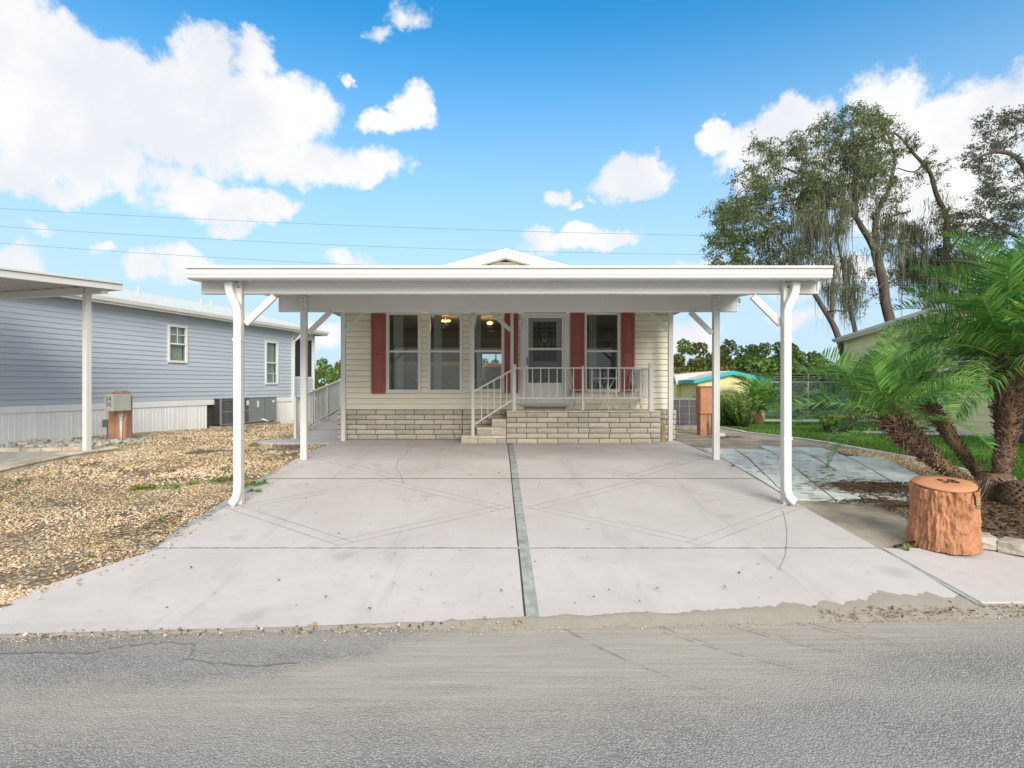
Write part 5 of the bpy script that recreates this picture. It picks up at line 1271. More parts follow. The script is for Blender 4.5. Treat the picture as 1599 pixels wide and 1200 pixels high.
# chain link fence with barbed wire
FY = 27.; fn = thing('chain_link_fence', 'tall galvanised chain link fence with barbed wire behind the lawn', 'fence', (12, FY, .4))
fx0, fx1, fz0, fz1 = 4.5, 30., .42, PZ(597, FY)
for kk in range(10):
    x = PX(1262, FY)+(kk-4)*2.9
    if not fx0 <= x <= fx1: continue
    q = MB(); q.tube([(x, FY, .35), (x, FY, fz1+.03)], .035, 8); q.tube([(x, FY, fz1+.02), (x-.12, FY-.25, fz1+.38)], .02, 6); q.build('post', 'galv', fn)
q = MB(); q.tube([(fx0, FY, fz1), (fx1, FY, fz1)], .026, 6); q.build('top_rail', 'galv', fn)
for t_ in (.35, .65, 1.): q = MB(); q.tube([(fx0, FY-.25*t_, fz1+.02+.36*t_), (fx1, FY-.25*t_, fz1+.02+.36*t_)], .008, 4); q.build('barbed_wire', 'galv', fn)
V = []; Fc = []
def wire(a, b_, r_=.0042):
    n0 = len(V); d = Vector(b_)-Vector(a); u = d.cross(Vector((0, 1, 0))).normalized()*r_; w3 = Vector((0, r_, 0))
    for p in (Vector(a), Vector(b_)): V.extend([tuple(p+u), tuple(p-u*.5+w3), tuple(p-u*.5-w3)])
    for k_ in range(3): Fc.append((n0+k_, n0+(k_+1) % 3, n0+3+(k_+1) % 3, n0+3+k_))
hgt = fz1-.03-fz0; x = fx0-hgt
while x < fx1:
    for sg in (1, -1):
        a0, a1 = x, x+hgt
        lo_, hi_ = max(a0, fx0), min(a1, fx1)
        if hi_ > lo_:
            za, zb_ = (fz0+lo_-a0, fz0+hi_-a0) if sg > 0 else (fz0+hgt-(lo_-a0), fz0+hgt-(hi_-a0))
            wire((lo_, FY+.004*sg, za), (hi_, FY+.004*sg, zb_))
    x += .075
tag(link('chain_mesh', npmesh('chain_mesh', [(v[0]-12, v[1]-FY, v[2]-.4) for v in V], Fc), 'galv', fn), kind='stuff')
# power lines
for nm, pts, yy in (('topmost', ((0, 326), (330, 343), (700, 358), (1100, 368)), 48), ('middle', ((0, 354), (420, 378), (600, 386), (1100, 398)), 50), ('lowest', ((0, 380), (415, 407), (600, 416), (1000, 430)), 47)):
    a = np.polyfit([p[0] for p in pts], [p[1] for p in pts], 2); q = MB()
    q.tube([P(px_, float(np.polyval(a, min(px_, 1400))), yy) for px_ in range(-900, 2300, 80)], .011, 5); q.build('power_line', 'wire_dark', None, label=nm+' of the three thin power lines crossing the sky behind the houses', cat='power line', group='power lines across the sky')
# stump cover with number 58
st = thing('stump_cover', 'orange tree stump shaped utility cover numbered 58 beside the drive', 'stump', (PX(1475, 6.08), 6.08, GZ(6.08)+.02))
na, nzs = 240, 120; V = []; H0 = .655
for j in range(nzs+1):
    t_ = j/nzs
    for i in range(na):
        a = 2*math.pi*i/na
        rad = .296+.03*(1-t_)**2.2+.014*t_
        rad += (1-t_)**3*.05*max(0, math.sin(3*a+.6))+.006*math.sin(5*a+2*t_)
        p = Vector((math.cos(a)*3, math.sin(a)*3, t_*1.6))
        fl = mnoise.fractal(Vector((math.cos(a)*5.5, math.sin(a)*5.5, t_*2.2+mnoise.noise(p*2)*.5)), 1., 2., 4)
        rdg = 1-abs(mnoise.noise(Vector((math.cos(a)*7, math.sin(a)*7, t_*3.2+.6*mnoise.noise(p*3)))))*2
        rad += .018*fl*(1-.25*t_)+.022*rdg+.010*(1-abs(mnoise.noise(Vector((math.cos(a)*13, math.sin(a)*13, t_*6)))))*2-.016
        kn = ((a-4.62)/.28)**2+((t_-.52)/.16)**2                     # the knot on the front
        rad += .026*math.exp(-(kn-1)**2*3)-.016*math.exp(-kn*2)
        zt_ = H0+.045*math.sin(a)+.012*math.cos(a+1)
        rad += .014*(1-abs(mnoise.noise(Vector((math.cos(a)*20, math.sin(a)*20, t_*7+mnoise.noise(p*2)))))*2.4); rad *= .88; V.append((math.cos(a)*rad*1.03, math.sin(a)*rad*.96, t_*zt_))
Fc = [(j*na+i, j*na+(i+1) % na, (j+1)*na+(i+1) % na, (j+1)*na+i) for j in range(nzs) for i in range(na)]
o = link('bark', npmesh('bark', V, Fc, True), 'stump_orange', st)
q = MB(); vs = []; n = 64
for rr_, dz_ in ((1., .004), (1.005, .018), (.985, .028), (.5, .034), (.0, .036)):
    for i in range(n):
        a = 2*math.pi*i/n; rad = .280+.008*math.sin(3*a+.5)-.014*math.exp(-((a-2.35)/.18)**2)
        vs.append((math.cos(a)*rad*rr_*1.03, math.sin(a)*rad*rr_*.96, H0+(.045*math.sin(a)+.012*math.cos(a+1))*rr_+dz_))
q.add(vs, [(k_*n+i, k_*n+(i+1) % n, (k_+1)*n+(i+1) % n, (k_+1)*n+i) for k_ in range(4) for i in range(n)], True); lid = q.build('lid', 'stump_lid', st, local=True)
q = MB(); q.tube([(math.cos(2*math.pi*i/48)*.284, math.sin(2*math.pi*i/48)*.267, H0+.045*math.sin(2*math.pi*i/48)+.012*math.cos(2*math.pi*i/48+1)+.001) for i in range(49)], .006, 5); q.build('lid_gap', 'black_paint', st, local=True)
text('58', .19, 'black_paint', lid, (.045, -.0, H0+.0395), (R(7), 0, R(-5)), .002)
q = MB(); q.sweep([(.07, -.275, H0-.03), (.068, -.305, H0-.07), (.06, -.32, H0-.15)], .018, .008, side=(1, 0, 0)); q.build('strap', 'black_paint', st, local=True)
q = MB(); q.box(.045, .078, -.352, -.332, H0-.185, H0-.15); q.tube([(.062, -.34, H0-.15), (.062, -.34, H0-.13)], .01, 6); q.build('padlock', 'steel', st, local=True)
q = MB(); a_ = P(1402, 845, 6.05); q.tube([(a_.x-.07, 6.0, GZ(6)+.045), (a_.x+.2, 6.08, GZ(6)+.075)], .016, 6); q.build('iron_rod', 'black_paint', None, label='short black iron rod lying left of the orange stump cover', cat='rod')
# garden edging of split blocks right of the stump
ge = thing('garden_edging', 'row of rough grey edging stones around the mulch bed', 'garden edging', (6.1, 5.7, GZ(5.7)))
pe2 = [(4.96, 6.22), (5.25, 6.02), (5.62, 5.70), (6.05, 5.42), (6.8, 5.1), (7.6, 4.8)]
pp = along(pe2, .36)
for a, b_ in zip(pp[:-1], pp[1:]):
    d = (b_-a).normalized(); nn = Vector((d.y, -d.x)); cxy = (a+b_)/2; L_ = (b_-a).length-.014
    bm = bmesh.new(); bmesh.ops.create_cube(bm, size=1); bmesh.ops.subdivide_edges(bm, edges=bm.edges[:], cuts=2, use_grid_fill=True)
    sd_ = random.random()*50
    for v in bm.verts:
        c = v.co.copy(); tap = .82 if c.y > 0 else 1.
        n_ = mnoise.noise_vector(c*2.3+Vector((sd_, 0, 0)))*.035
        front_ = .05*(1-abs(c.x)*1.6) if c.y < -.4 else 0
        v.co = Vector((c.x*L_*tap, c.y*.24-front_, c.z*.125))+Vector((n_.x, n_.y*.8, n_.z*.3))*(.9)
    me = bpy.data.meshes.new('stone'); bm.to_mesh(me); bm.free()
    o = link('stone', me, 'edging_stone', ge); o.location = (cxy.x-6.1, cxy.y-5.7, GZ(cxy.y)+.085-GZ(5.7)); o.rotation_euler = (0, 0, math.atan2(d.y, d.x)+random.uniform(-.04, .04)); o.modifiers.new('bevel', 'BEVEL').width = .008
#PART4
# ------------------------------------------------------------------ vegetation
def cards(C, size, asp=.5, up=0., flop=None):
    """leaf cards: N two-triangle diamonds of random attitude; C (N,3) centres"""
    C = np.asarray(C, np.float64); N = len(C)
    n = RNG.normal(size=(N, 3)); n[:, 2] = np.abs(n[:, 2])+up; n /= np.linalg.norm(n, axis=1)[:, None]
    a = RNG.normal(size=(N, 3)); a -= n*(a*n).sum(1)[:, None]; a /= np.linalg.norm(a, axis=1)[:, None]
    b = np.cross(n, a); s = size*(.6+.8*RNG.random(N))[:, None]
    V = np.stack([C-a*s*.5, C+b*s*asp*.5+n*s*.06, C+a*s*.5, C-b*s*asp*.5+n*s*.06], 1).reshape(-1, 3)
    return V, np.arange(N*4).reshape(N, 4)
def ell(n, c, r, shell=.0):
    d = RNG.normal(size=(n, 3)); d /= np.linalg.norm(d, axis=1)[:, None]; rad = (shell+(1-shell)*RNG.random(n))**(1/2.2)
    return np.asarray(c)+d*rad[:, None]*np.asarray(r)

class Tree:
    def __init__(s): s.nodes = []; s.paths = []; s.leaf = []; s.moss = []
    def limb(s, pts, r0, r1, sub=6):
        pts = [Vector(p) for p in pts]; out = []
        for i in range(len(pts)-1):
            p0 = pts[max(i-1, 0)]; p1 = pts[i]; p2 = pts[i+1]; p3 = pts[min(i+2, len(pts)-1)]
            for k in range(sub):
                t = k/sub; out.append(.5*((2*p1)+(p2-p0)*t+(2*p0-5*p1+4*p2-p3)*t*t+(3*p1-p0-3*p2+p3)*t**3))
        out.append(pts[-1]); n = len(out)
        rs = [r0+(r1-r0)*(i/(n-1))**.8 for i in range(n)]
        out = [p+Vector((mnoise.noise(p*.6), mnoise.noise(p*.6+Vector((9, 0, 0))), mnoise.noise(p*.6+Vector((0, 7, 0)))))*.12*(i > 0) for i, p in enumerate(out)]
        s.paths.append((out, rs)); s.nodes += [(p, r) for p, r in zip(out, rs)][2:]
    def reach(s, targets, leaf_n, spread, twig=.012, crook=.16):
        Np = np.array([tuple(p) for p, r in s.nodes]); Nr = [r for p, r in s.nodes]
        targets = sorted(targets, key=lambda t: np.min(np.linalg.norm(Np-np.array(t), axis=1)))
        for t in targets:
            t = np.array(t); d = np.linalg.norm(Np-t, axis=1); i = int(np.argmin(d+np.maximum(0, Np[:, 2]-t[2])*.6)); a = Vector(Np[i]); b = Vector(t); L = (b-a).length
            if L < .15: continue
            n = max(3, int(L/.35)); r0 = min(Nr[i]*.7, .018+L*.012)
            pts = []; w = Vector((random.gauss(0, 1), random.gauss(0, 1), random.gauss(0, .7)))*L*crook
            for k in range(n+1):
                u = k/n; p = a.lerp(b, u)+w*math.sin(u*math.pi)*.5+Vector((random.gauss(0, 1), random.gauss(0, 1), random.gauss(0, 1)))*L*.02*(0 < k)
                pts.append(p)
            rs = [r0+(twig*.6-r0)*(k/n) for k in range(n+1)]
            s.paths.append((pts, rs)); Np = np.vstack([Np, [tuple(p) for p in pts[1:]]]); Nr += rs[1:]
            # forked end twigs carrying the leaves
            for k in range(n//3, n+1):
                for _ in range(2 if k > n*.6 else 1):
                    dv = Vector((random.gauss(0, 1), random.gauss(0, 1), random.gauss(.15, .7))).normalized()*random.uniform(.35, 1.)*spread
                    e = pts[k]+dv; s.paths.append(([pts[k], pts[k].lerp(e, .5)+Vector((0, 0, .03)), e], [max(.007, rs[k]*.5), .007, .004]))
                    m = int(leaf_n*random.uniform(.4, 1.4))
                    for _ in range(m):
                        u = random.uniform(.25, 1.1); s.leaf.append(tuple(pts[k].lerp(e, u)+Vector((random.gauss(0, .10), random.gauss(0, .10), random.gauss(0, .08)))*spread*1.3))
    def build(s, root, bark, leafm, lsize, mossm=None, asp=.5):
        loc = Vector(root.location); q = MB(); lim = MB()
        for pts, rs in s.paths:
            if max(rs) > .09: q.tube([p-loc for p in pts], rs, 10)
            else: lim.tube([p-loc for p in pts], rs, 4 if max(rs) < .03 else 6, cap=False)
        q.build('trunk', bark, root, local=True); tag(lim.build('branches', bark, root, local=True), kind='stuff')
        V, Fc = cards(np.array(s.leaf)-np.array(loc), lsize, asp); tag(link('crown', npmesh('crown', V, Fc), leafm, root), kind='stuff')
        if s.moss:
            V = []; Fc = []
            for (p, L, wd) in s.moss:
                p = Vector(p)-loc; a = random.uniform(0, 6.28); ax = Vector((math.cos(a), math.sin(a), 0)); n = 4; b0 = len(V); dr = Vector((random.gauss(0, .05), random.gauss(0, .05), 0))
                for k in range(n+1):
                    u = k/n; c = p+Vector((0, 0, -L*u))+dr*u+Vector((random.gauss(0, 1), random.gauss(0, 1), 0))*.035; ww = wd*(.5+.9*math.sin(min(1, u*1.4+.15)*math.pi)**.8)*(1-u*.55)
                    V += [tuple(c-ax*ww), tuple(c+ax*ww)]
                for k in range(n): Fc.append((b0+2*k, b0+2*k+1, b0+2*k+3, b0+2*k+2))
            tag(link('moss', npmesh('moss', V, Fc), mossm, root), kind='stuff')
def hang(T, nodes, n, L, wd=.014):
    for _ in range(n):
        p = random.choice(nodes); p = Vector(p)+Vector((random.gauss(0, .22), random.gauss(0, .22), random.gauss(0, .1)))
        l_ = random.uniform(*L)
        for _k in range(random.randint(9, 16)): T.moss.append((p+Vector((random.gauss(0, .16), random.gauss(0, .16), random.gauss(0, .12))), l_*random.uniform(.25, 1.), wd*random.uniform(.4, 1.3)))
def targets(blobs, Y, dY, per):
    out = []
    for (px, py, rx, ry, n) in blobs:
        for _ in range(int(n*per)):
            a = random.uniform(0, 6.283); r_ = math.sqrt(random.random()); y = Y+random.gauss(0, dY)*.55
            p = P(px+rx*r_*math.cos(a)*.9, py+ry*r_*math.sin(a)*.9, y); out.append(tuple(p))
    return out
OY = 30.
oak = thing('oak_tree', 'large live oak draped in grey moss behind the yellow house roof', 'tree', (PX(1400, OY), OY, .3))
T = Tree()
T.limb([P(1402, 650, OY), P(1398, 540, OY), P(1389, 487, OY), P(1379, 440, OY), P(1366, 392, OY)], .30, .22)
T.limb([P(1366, 392, OY), P(1350, 362, OY-.3), P(1334, 338, OY-.6), P(1300, 305, OY-1.2), P(1262, 280, OY-1.8), P(1222, 262, OY-2.2)], .19, .04)
T.limb([P(1334, 338, OY-.6), P(1335, 290, OY), P(1338, 245, OY+.5), P(1330, 200, OY+.8)], .17, .05)
T.limb([P(1366, 392, OY), P(1368, 340, OY+.6), P(1385, 300, OY+1.2), P(1398, 250, OY+1.5), P(1385, 205, OY+1.5)], .18, .05)
T.limb([P(1372, 405, OY), P(1385, 370, OY+1), P(1392, 340, OY+1.6), P(1420, 330, OY+2)], .12, .05)
T.limb([P(1300, 305, OY-1.2), P(1255, 310, OY-2.2), P(1205, 318, OY-3), P(1165, 330, OY-3.4), P(1140, 365, OY-3.6)], .10, .025)
# second, leaning trunk of the same clump
T.limb([P(1330, 645, OY-1), P(1318, 560, OY-1), P(1306, 520, OY-1), P(1284, 480, OY-1.2), P(1262, 440, OY-1.4), P(1240, 405, OY-1.6), P(1205, 362, OY-1.8), P(1180, 345, OY-2)], .21, .04)
T.limb([P(1297, 500, OY-1), P(1300, 455, OY-.5), P(1302, 415, OY), P(1285, 360, OY)], .12, .05)
T.limb([P(1345, 640, OY+1.5), P(1340, 540, OY+1.5), P(1325, 480, OY+1.5), P(1315, 420, OY+1.5), P(1305, 370, OY+1.5)], .16, .06)
blobs = [(1330, 205, 70, 42, 30), (1290, 245, 95, 50, 46), (1235, 270, 75, 40, 34), (1215, 320, 85, 45, 42), (1165, 345, 55, 45, 26), (1150, 395, 45, 40, 24), (1135, 350, 30, 35, 10), (1200, 385, 60, 40, 22), (1375, 230, 50, 45, 22), (1330, 280, 80, 50, 30), (1380, 310, 50, 50, 16), (1285, 330, 60, 50, 20), (1240, 410, 50, 30, 12), (1190, 225, 20, 20, 6), (1345, 180, 40, 18, 12), (1340, 450, 50, 60, 8), (1150, 440, 30, 40, 8), (1390, 380, 30, 30, 6), (1120, 400, 24, 60, 14), (1128, 335, 26, 30, 10), (1175, 290, 40, 35, 14)]
T.reach(targets(blobs, OY-.8, 3.2, 1.75), 19, .62)
nd = [p for p, r in T.paths for p in p]
def near(px0, px1, py0, py1):
    res = []
    for p in nd:
        px, py = CX+F*p.x/p.y, CY-F*(p.z-ZC)/p.y
        if px0 < px < px1 and py0 < py < py1: res.append(p)
    return res or nd
hang(T, near(1240, 1320, 300, 390), 90, (.8, 3.6)); hang(T, near(1285, 1325, 380, 450), 40, (1.2, 3.4)); hang(T, near(1310, 1350, 390, 470), 34, (.8, 3.0)); hang(T, near(1300, 1360, 230, 330), 50, (.5, 2.4))
hang(T, near(1180, 1250, 350, 430), 50, (.6, 2.0)); hang(T, near(1370, 1420, 320, 400), 40, (.6, 2.0)); hang(T, near(1120, 1400, 180, 440), 150, (.3, 1.4), .012)
T.build(oak, 'bark_grey', 'oak_leaf', .11, 'moss')
# drooping oak to its right
OY2 = 33.; oak2 = thing('oak_tree', 'oak with a tall arching bare limb right of the large mossy oak', 'tree', (PX(1475, OY2), OY2, .3))
T = Tree()
T.limb([P(1478, 640, OY2), P(1470, 520, OY2), P(1472, 430, OY2), P(1479, 372, OY2), P(1478, 340, OY2), P(1466, 310, OY2), P(1452, 272, OY2), P(1434, 245, OY2), P(1412, 222, OY2), P(1395, 208, OY2)], .26, .05)
T.limb([P(1452, 272, OY2), P(1440, 262, OY2+.5), P(1425, 270, OY2+.6), P(1402, 262, OY2+1)], .07, .03); T.limb([P(1472, 430, OY2), P(1450, 400, OY2-.6), P(1425, 375, OY2-1), P(1405, 360, OY2-1.2)], .12, .04)
T.limb([P(1476, 400, OY2), P(1500, 370, OY2+.6), P(1525, 345, OY2+1)], .1, .04)
blobs = [(1450, 265, 24, 30, 8), (1408, 228, 30, 18, 8), (1475, 330, 20, 30, 8), (1420, 380, 40, 40, 16), (1445, 430, 45, 45, 20), (1490, 395, 35, 50, 18), (1500, 350, 40, 30, 10), (1385, 440, 35, 40, 12), (1520, 440, 40, 50, 18), (1465, 490, 50, 30, 12)]
T.reach(targets(blobs, OY2, 2.4, 1.6), 14, .62)
nd = [p for p, r in T.paths for p in p]
hang(T, near(1400, 1450, 340, 430), 80, (1., 3.6)); hang(T, near(1420, 1480, 350, 470), 70, (1., 3.4)); hang(T, near(1445, 1480, 300, 370), 25, (.5, 1.3)); hang(T, near(1470, 1520, 380, 470), 60, (.8, 2.2))
T.build(oak2, 'bark_grey', 'oak_leaf', .125, 'moss')
# oak reaching in from beyond the right edge
OY3 = 31.; oak3 = thing('oak_tree', 'spreading oak reaching in from the right edge above the palms', 'tree', (PX(1690, OY3), OY3, .3))
T = Tree()
T.limb([P(1690, 670, OY3), P(1680, 520, OY3), P(1665, 430, OY3), P(1650, 360, OY3)], .4, .28)
T.limb([P(1650, 360, OY3), P(1620, 300, OY3-.5), P(1590, 250, OY3-1), P(1560, 238, OY3-1.2), P(1530, 245, OY3-1.4), P(1500, 262, OY3-1.6)], .2, .04)
T.limb([P(1650, 360, OY3), P(1640, 270, OY3), P(1610, 200, OY3), P(1580, 180, OY3)], .2, .05); T.limb([P(1665, 430, OY3), P(1620, 390, OY3-.5), P(1570, 360, OY3-1), P(1530, 340, OY3-1.2)], .17, .05); T.limb([P(1670, 450, OY3), P(1620, 430, OY3+.5), P(1560, 415, OY3+1), P(1510, 400, OY3+1)], .14, .05)
blobs = [(1560, 205, 45, 32, 22), (1600, 185, 40, 25, 14), (1525, 248, 30, 22, 12), (1580, 285, 60, 45, 34), (1550, 330, 55, 40, 30), (1590, 370, 70, 45, 36), (1530, 390, 45, 40, 24), (1570, 430, 70, 40, 30), (1650, 250, 60, 60, 20), (1670, 350, 60, 60, 20), (1700, 220, 70, 50, 14)]
T.reach(targets(blobs, OY3-.5, 2.8, 1.7), 13, .6)
T.build(oak3, 'bark_grey', 'oak_leaf_blue', .12)
# row of bushy trees along the horizon
def mass_tree(seed, leafm, h, wd, n, lab, loc, size=.22):
    global RNG
    RNG = np.random.default_rng(seed); random.seed(seed)
    t_ = thing('background_tree', lab, 'tree', loc, 0, 'dark green trees in a row along the horizon')
    q = MB(); C = []
    q.tube([(0, 0, -.3), (.1, 0, h*.3), (.0, .1, h*.6)], [.16, .12, .05], 8)
    for k in range(44):
        a = random.uniform(0, 6.28); r_ = wd*.5*math.sqrt(random.random())*.9; zc = h*(.25+.56*random.random()*(1-.45*(r_/(wd*.5))**2)); c = (math.cos(a)*r_, math.sin(a)*r_, zc); s_ = h*random.uniform(.15, .30)
        q.tube([(0, 0, h*.3), (c[0]*.5, c[1]*.5, zc*.8), c], [.06, .035, .012], 5); C.append(ell(int(n/34), c, (s_*1.2, s_*1.2, s_*.8), .35))
        for _ in range(3): C.append(ell(int(n/100), np.array(c)+RNG.normal(size=3)*s_*.9, (s_*.45, s_*.45, s_*.5), .2))
    C.append(ell(int(n/2), (0, 0, h*.42), (wd*.52, wd*.52, h*.44), .45))
    q.build('trunk', 'bark_grey', t_, local=True)
    V, Fc = cards(np.concatenate(C), size, .55); tag(link('crown', npmesh('crown', V, Fc), leafm, t_), kind='stuff')
    return t_
protos = [mass_tree(11, 'hedge_leaf', 3.9, 5.6, 17000, 'tall dense dark green tree in the row along the horizon', (PX(1175, 36), 36, .3)), mass_tree(12, 'olive_leaf', 3.2, 5.2, 17000, 'yellowish olive bushy tree in the row along the horizon', (PX(1075, 35), 35, .3)), mass_tree(13, 'hedge_leaf', 3.0, 5.4, 17000, 'low wide dark green tree in the row along the horizon', (PX(1262, 35), 35, .3))]
spots = [(1135, 37, 1, .8), (1105, 36.5, 1, .98), (1215, 38, 0, .86), (1300, 38, 2, 1.1), (1340, 37, 2, .95), (1050, 38, 1, 1.0), (1020, 36, 2, 1.0), (1150, 40, 2, 1.0), (1240, 41, 0, .8), (1385, 40, 1, 1.1), (1430, 40, 0, 1.), (975, 40, 0, .9), (500, 34, 1, .62), (455, 36, 2, .7), (545, 37, 1, .7), (590, 38, 0, .9), (650, 40, 1, .9), (720, 40, 2, .9), (790, 40, 0, .8), (860, 40, 1, .9), (920, 40, 2, .9), (380, 40, 0, .9), (300, 42, 1, 1.)]
for (px, y, k, s_) in spots:
    c = copy_tree(protos[k]); c.location = (PX(px, y), y, .28); c.scale = (s_, s_, s_); c.rotation_euler.z = random.uniform(0, 6.28)
random.seed(21); RNG = np.random.default_rng(21)
# young tree behind the ramp, thin bright shoots
yt = thing('young_tree', 'yellow green leafy young tree beyond the ramp railing', 'tree', (PX(507, 26), 26, .35)); T = Tree(); Y_ = 26.
T.limb([P(507, 655, Y_), P(507, 620, Y_), P(505, 600, Y_)], .06, .03)
T.limb([P(506, 610, Y_), P(495, 595, Y_), P(492, 583, Y_)], .03, .01); T.limb([P(506, 608, Y_), P(518, 594, Y_), P(526, 585, Y_)], .03, .01)
T.reach(targets([(505, 600, 22, 10, 26), (503, 615, 24, 12, 40), (492, 586, 9, 8, 7), (526, 588, 6, 8, 6), (508, 582, 10, 6, 6), (515, 640, 15, 12, 12)], Y_, .8, 1.), 7, .3)
T.build(yt, 'bark_grey', 'bright_leaf', .12)

# oleander-like bushes
def bush(px, y, ptop, wd, lab, n=16, leafm='bush_leaf'):
    zg = GZ(y); t_ = thing('bush', lab, 'bush', (PX(px, y), y, zg), 0, 'leafy bushes in front of the yellow shed'); h = PZ(ptop, y)-zg; q = MB(); Vs = []; Fs = []; nb_ = 0
    for k in range(n):
        a = random.uniform(0, 6.28); r_ = random.random()**.6*wd/2; hh = h*random.uniform(.55, 1.)*(1-.3*r_/(wd/2)); tip = Vector((math.cos(a)*r_, math.sin(a)*r_, hh)); b0 = Vector((math.cos(a)*r_*.25, math.sin(a)*r_*.25, 0))
        pts = [b0, b0.lerp(tip, .5)+Vector((0, 0, .06)), tip]; q.tube(pts, [.014, .01, .004], 4)
        for _ in range(46):
            u = random.uniform(.18, 1.); p = b0.lerp(tip, u); d = Vector((random.gauss(0, 1), random.gauss(0, 1), random.uniform(.2, 1.2))).normalized(); L_ = random.uniform(.09, .16); sd_ = d.cross(Vector((0, 0, 1))).normalized()*L_*.14
            i0 = len(Vs); e = p+d*L_; Vs += [tuple(p), tuple(p+d*L_*.5+sd_), tuple(e), tuple(p+d*L_*.5-sd_)]; Fs.append((i0, i0+1, i0+2, i0+3))
    q.build('stems', 'bark_grey', t_, local=True); tag(link('foliage', npmesh('foliage', Vs, Fs), leafm, t_), kind='stuff'); return t_
bush(1128, 18.6, 600, 1.0, 'leafy bush left of the three, just right of the carport post', 26); bush(1143, 18.4, 596, .95, 'tall narrow bush in the middle of the three by the yellow shed', 26); bush(1160, 17.9, 604, 1.1, 'lower rounded bush, right of the three by the yellow shed', 32)
bush(1081, 19.5, 606, .9, 'thin leafy bush between the condenser and the orange pedestal', 20)
bush(1296, 15.0, 640, .7, 'sparse yellow green shrub under the left palm fronds', 14, 'bright_leaf'); bush(1322, 15.4, 636, .8, 'yellow flecked shrub beside the terracotta pot', 18, 'bright_leaf')

# palms
def frond_mesh(name, L, curve, n, leafL, leafW, droop, vee=.5, m='palm_leaf'):
    V = []; Fc = []; mats = []
    pts = []
    for k in range(n+1):
        u = k/n; a = curve[0]+(curve[1]-curve[0])*u**1.25
        pts.append((pts[-1][0]+math.cos(a)*L/n, pts[-1][1]+math.sin(a)*L/n) if pts else (0., 0.))
    def P3(k): return Vector((pts[k][0], 0, pts[k][1]))
    for k in range(n):                              # rachis
        w_ = .016*(1-k/n*.85); w2_ = .016*(1-(k+1)/n*.85); a, b = P3(k), P3(k+1); i = len(V)
        V += [tuple(a+Vector((0, w_, 0))), tuple(a-Vector((0, w_, 0))), tuple(a+Vector((0, 0, -w_))), tuple(b+Vector((0, w2_, 0))), tuple(b-Vector((0, w2_, 0))), tuple(b+Vector((0, 0, -w2_)))]
        Fc += [(i, i+1, i+4, i+3), (i+1, i+2, i+5, i+4), (i+2, i, i+3, i+5)]; mats += [1]*3
    for k in range(int(n*.16), n+1):
        u = k/n; t = (P3(min(k+1, n))-P3(max(k-1, 0))).normalized(); nrm = Vector((-t.z, 0, t.x))
        ll = leafL*(.45+.85*math.sin(min(1., (u-.1)/.9*.92+.08)*math.pi)**.7)*(1 if u < .97 else .8)
        for sy in (-1, 1):
            for rep in range(1):
                p = P3(k)-t*(rep*.5*L/n); f = .55+.55*u+random.uniform(-.14, .14)
                d = (t*math.cos(math.pi/2-f*.62)*1.0+Vector((0, sy, 0))*math.cos(f*.62)+nrm*(vee*random.uniform(.3, 1.1))).normalized(); l_ = ll*random.uniform(.85, 1.1)
                mid = p+d*l_*.5; dd = (d+Vector((0, 0, -droop*random.uniform(.6, 1.3)))).normalized(); tip = mid+dd*l_*.5
                sd_ = d.cross(nrm).normalized()*leafW
                i = len(V); V += [tuple(p-sd_*.5), tuple(p+sd_*.5), tuple(mid-sd_+nrm*.002), tuple(mid+sd_+nrm*.002), tuple(tip)]
                Fc += [(i, i+1, i+3, i+2), (i+2, i+3, i+4, i+4)]; mats += [0, 0]
    me = bpy.data.meshes.new(name); me.from_pydata(V, [], [f if f[-1] != f[-2] else f[:3] for f in Fc]); me.materials.append(M[m]); me.materials.append(M['rachis'])
    me.polygons.foreach_set('material_index', mats); return me
FM = {'up': [frond_mesh('frond', 1.55, (.25, -.75), 46, .36, .0112, .35), frond_mesh('frond', 1.45, (.15, -1.05), 44, .34, .0112, .45), frond_mesh('frond', 1.6, (.35, -.5), 46, .36, .0112, .3)],
      'mid': [frond_mesh('frond', 1.6, (.2, -.95), 46, .36, .0112, .55), frond_mesh('frond', 1.5, (.3, -1.15), 44, .34, .0112, .6), frond_mesh('frond', 1.45, (.1, -1.0), 44, .33, .0112, .6)],
      'low': [frond_mesh('frond', 1.4, (.1, -1.2), 42, .32, .0112, .6), frond_mesh('frond', 1.3, (0, -1.4), 40, .30, .0112, .65)], 'old': [frond_mesh('frond', 1.15, (.0, -1.6), 36, .27, .007, .7, .3, 'palm_leaf_old')],
      'sago': [frond_mesh('frond', 1.35, (.3, -1.3), 30, .34, .017, .45, .35), frond_mesh('frond', 1.2, (.4, -1.0), 28, .32, .017, .4, .35)]}
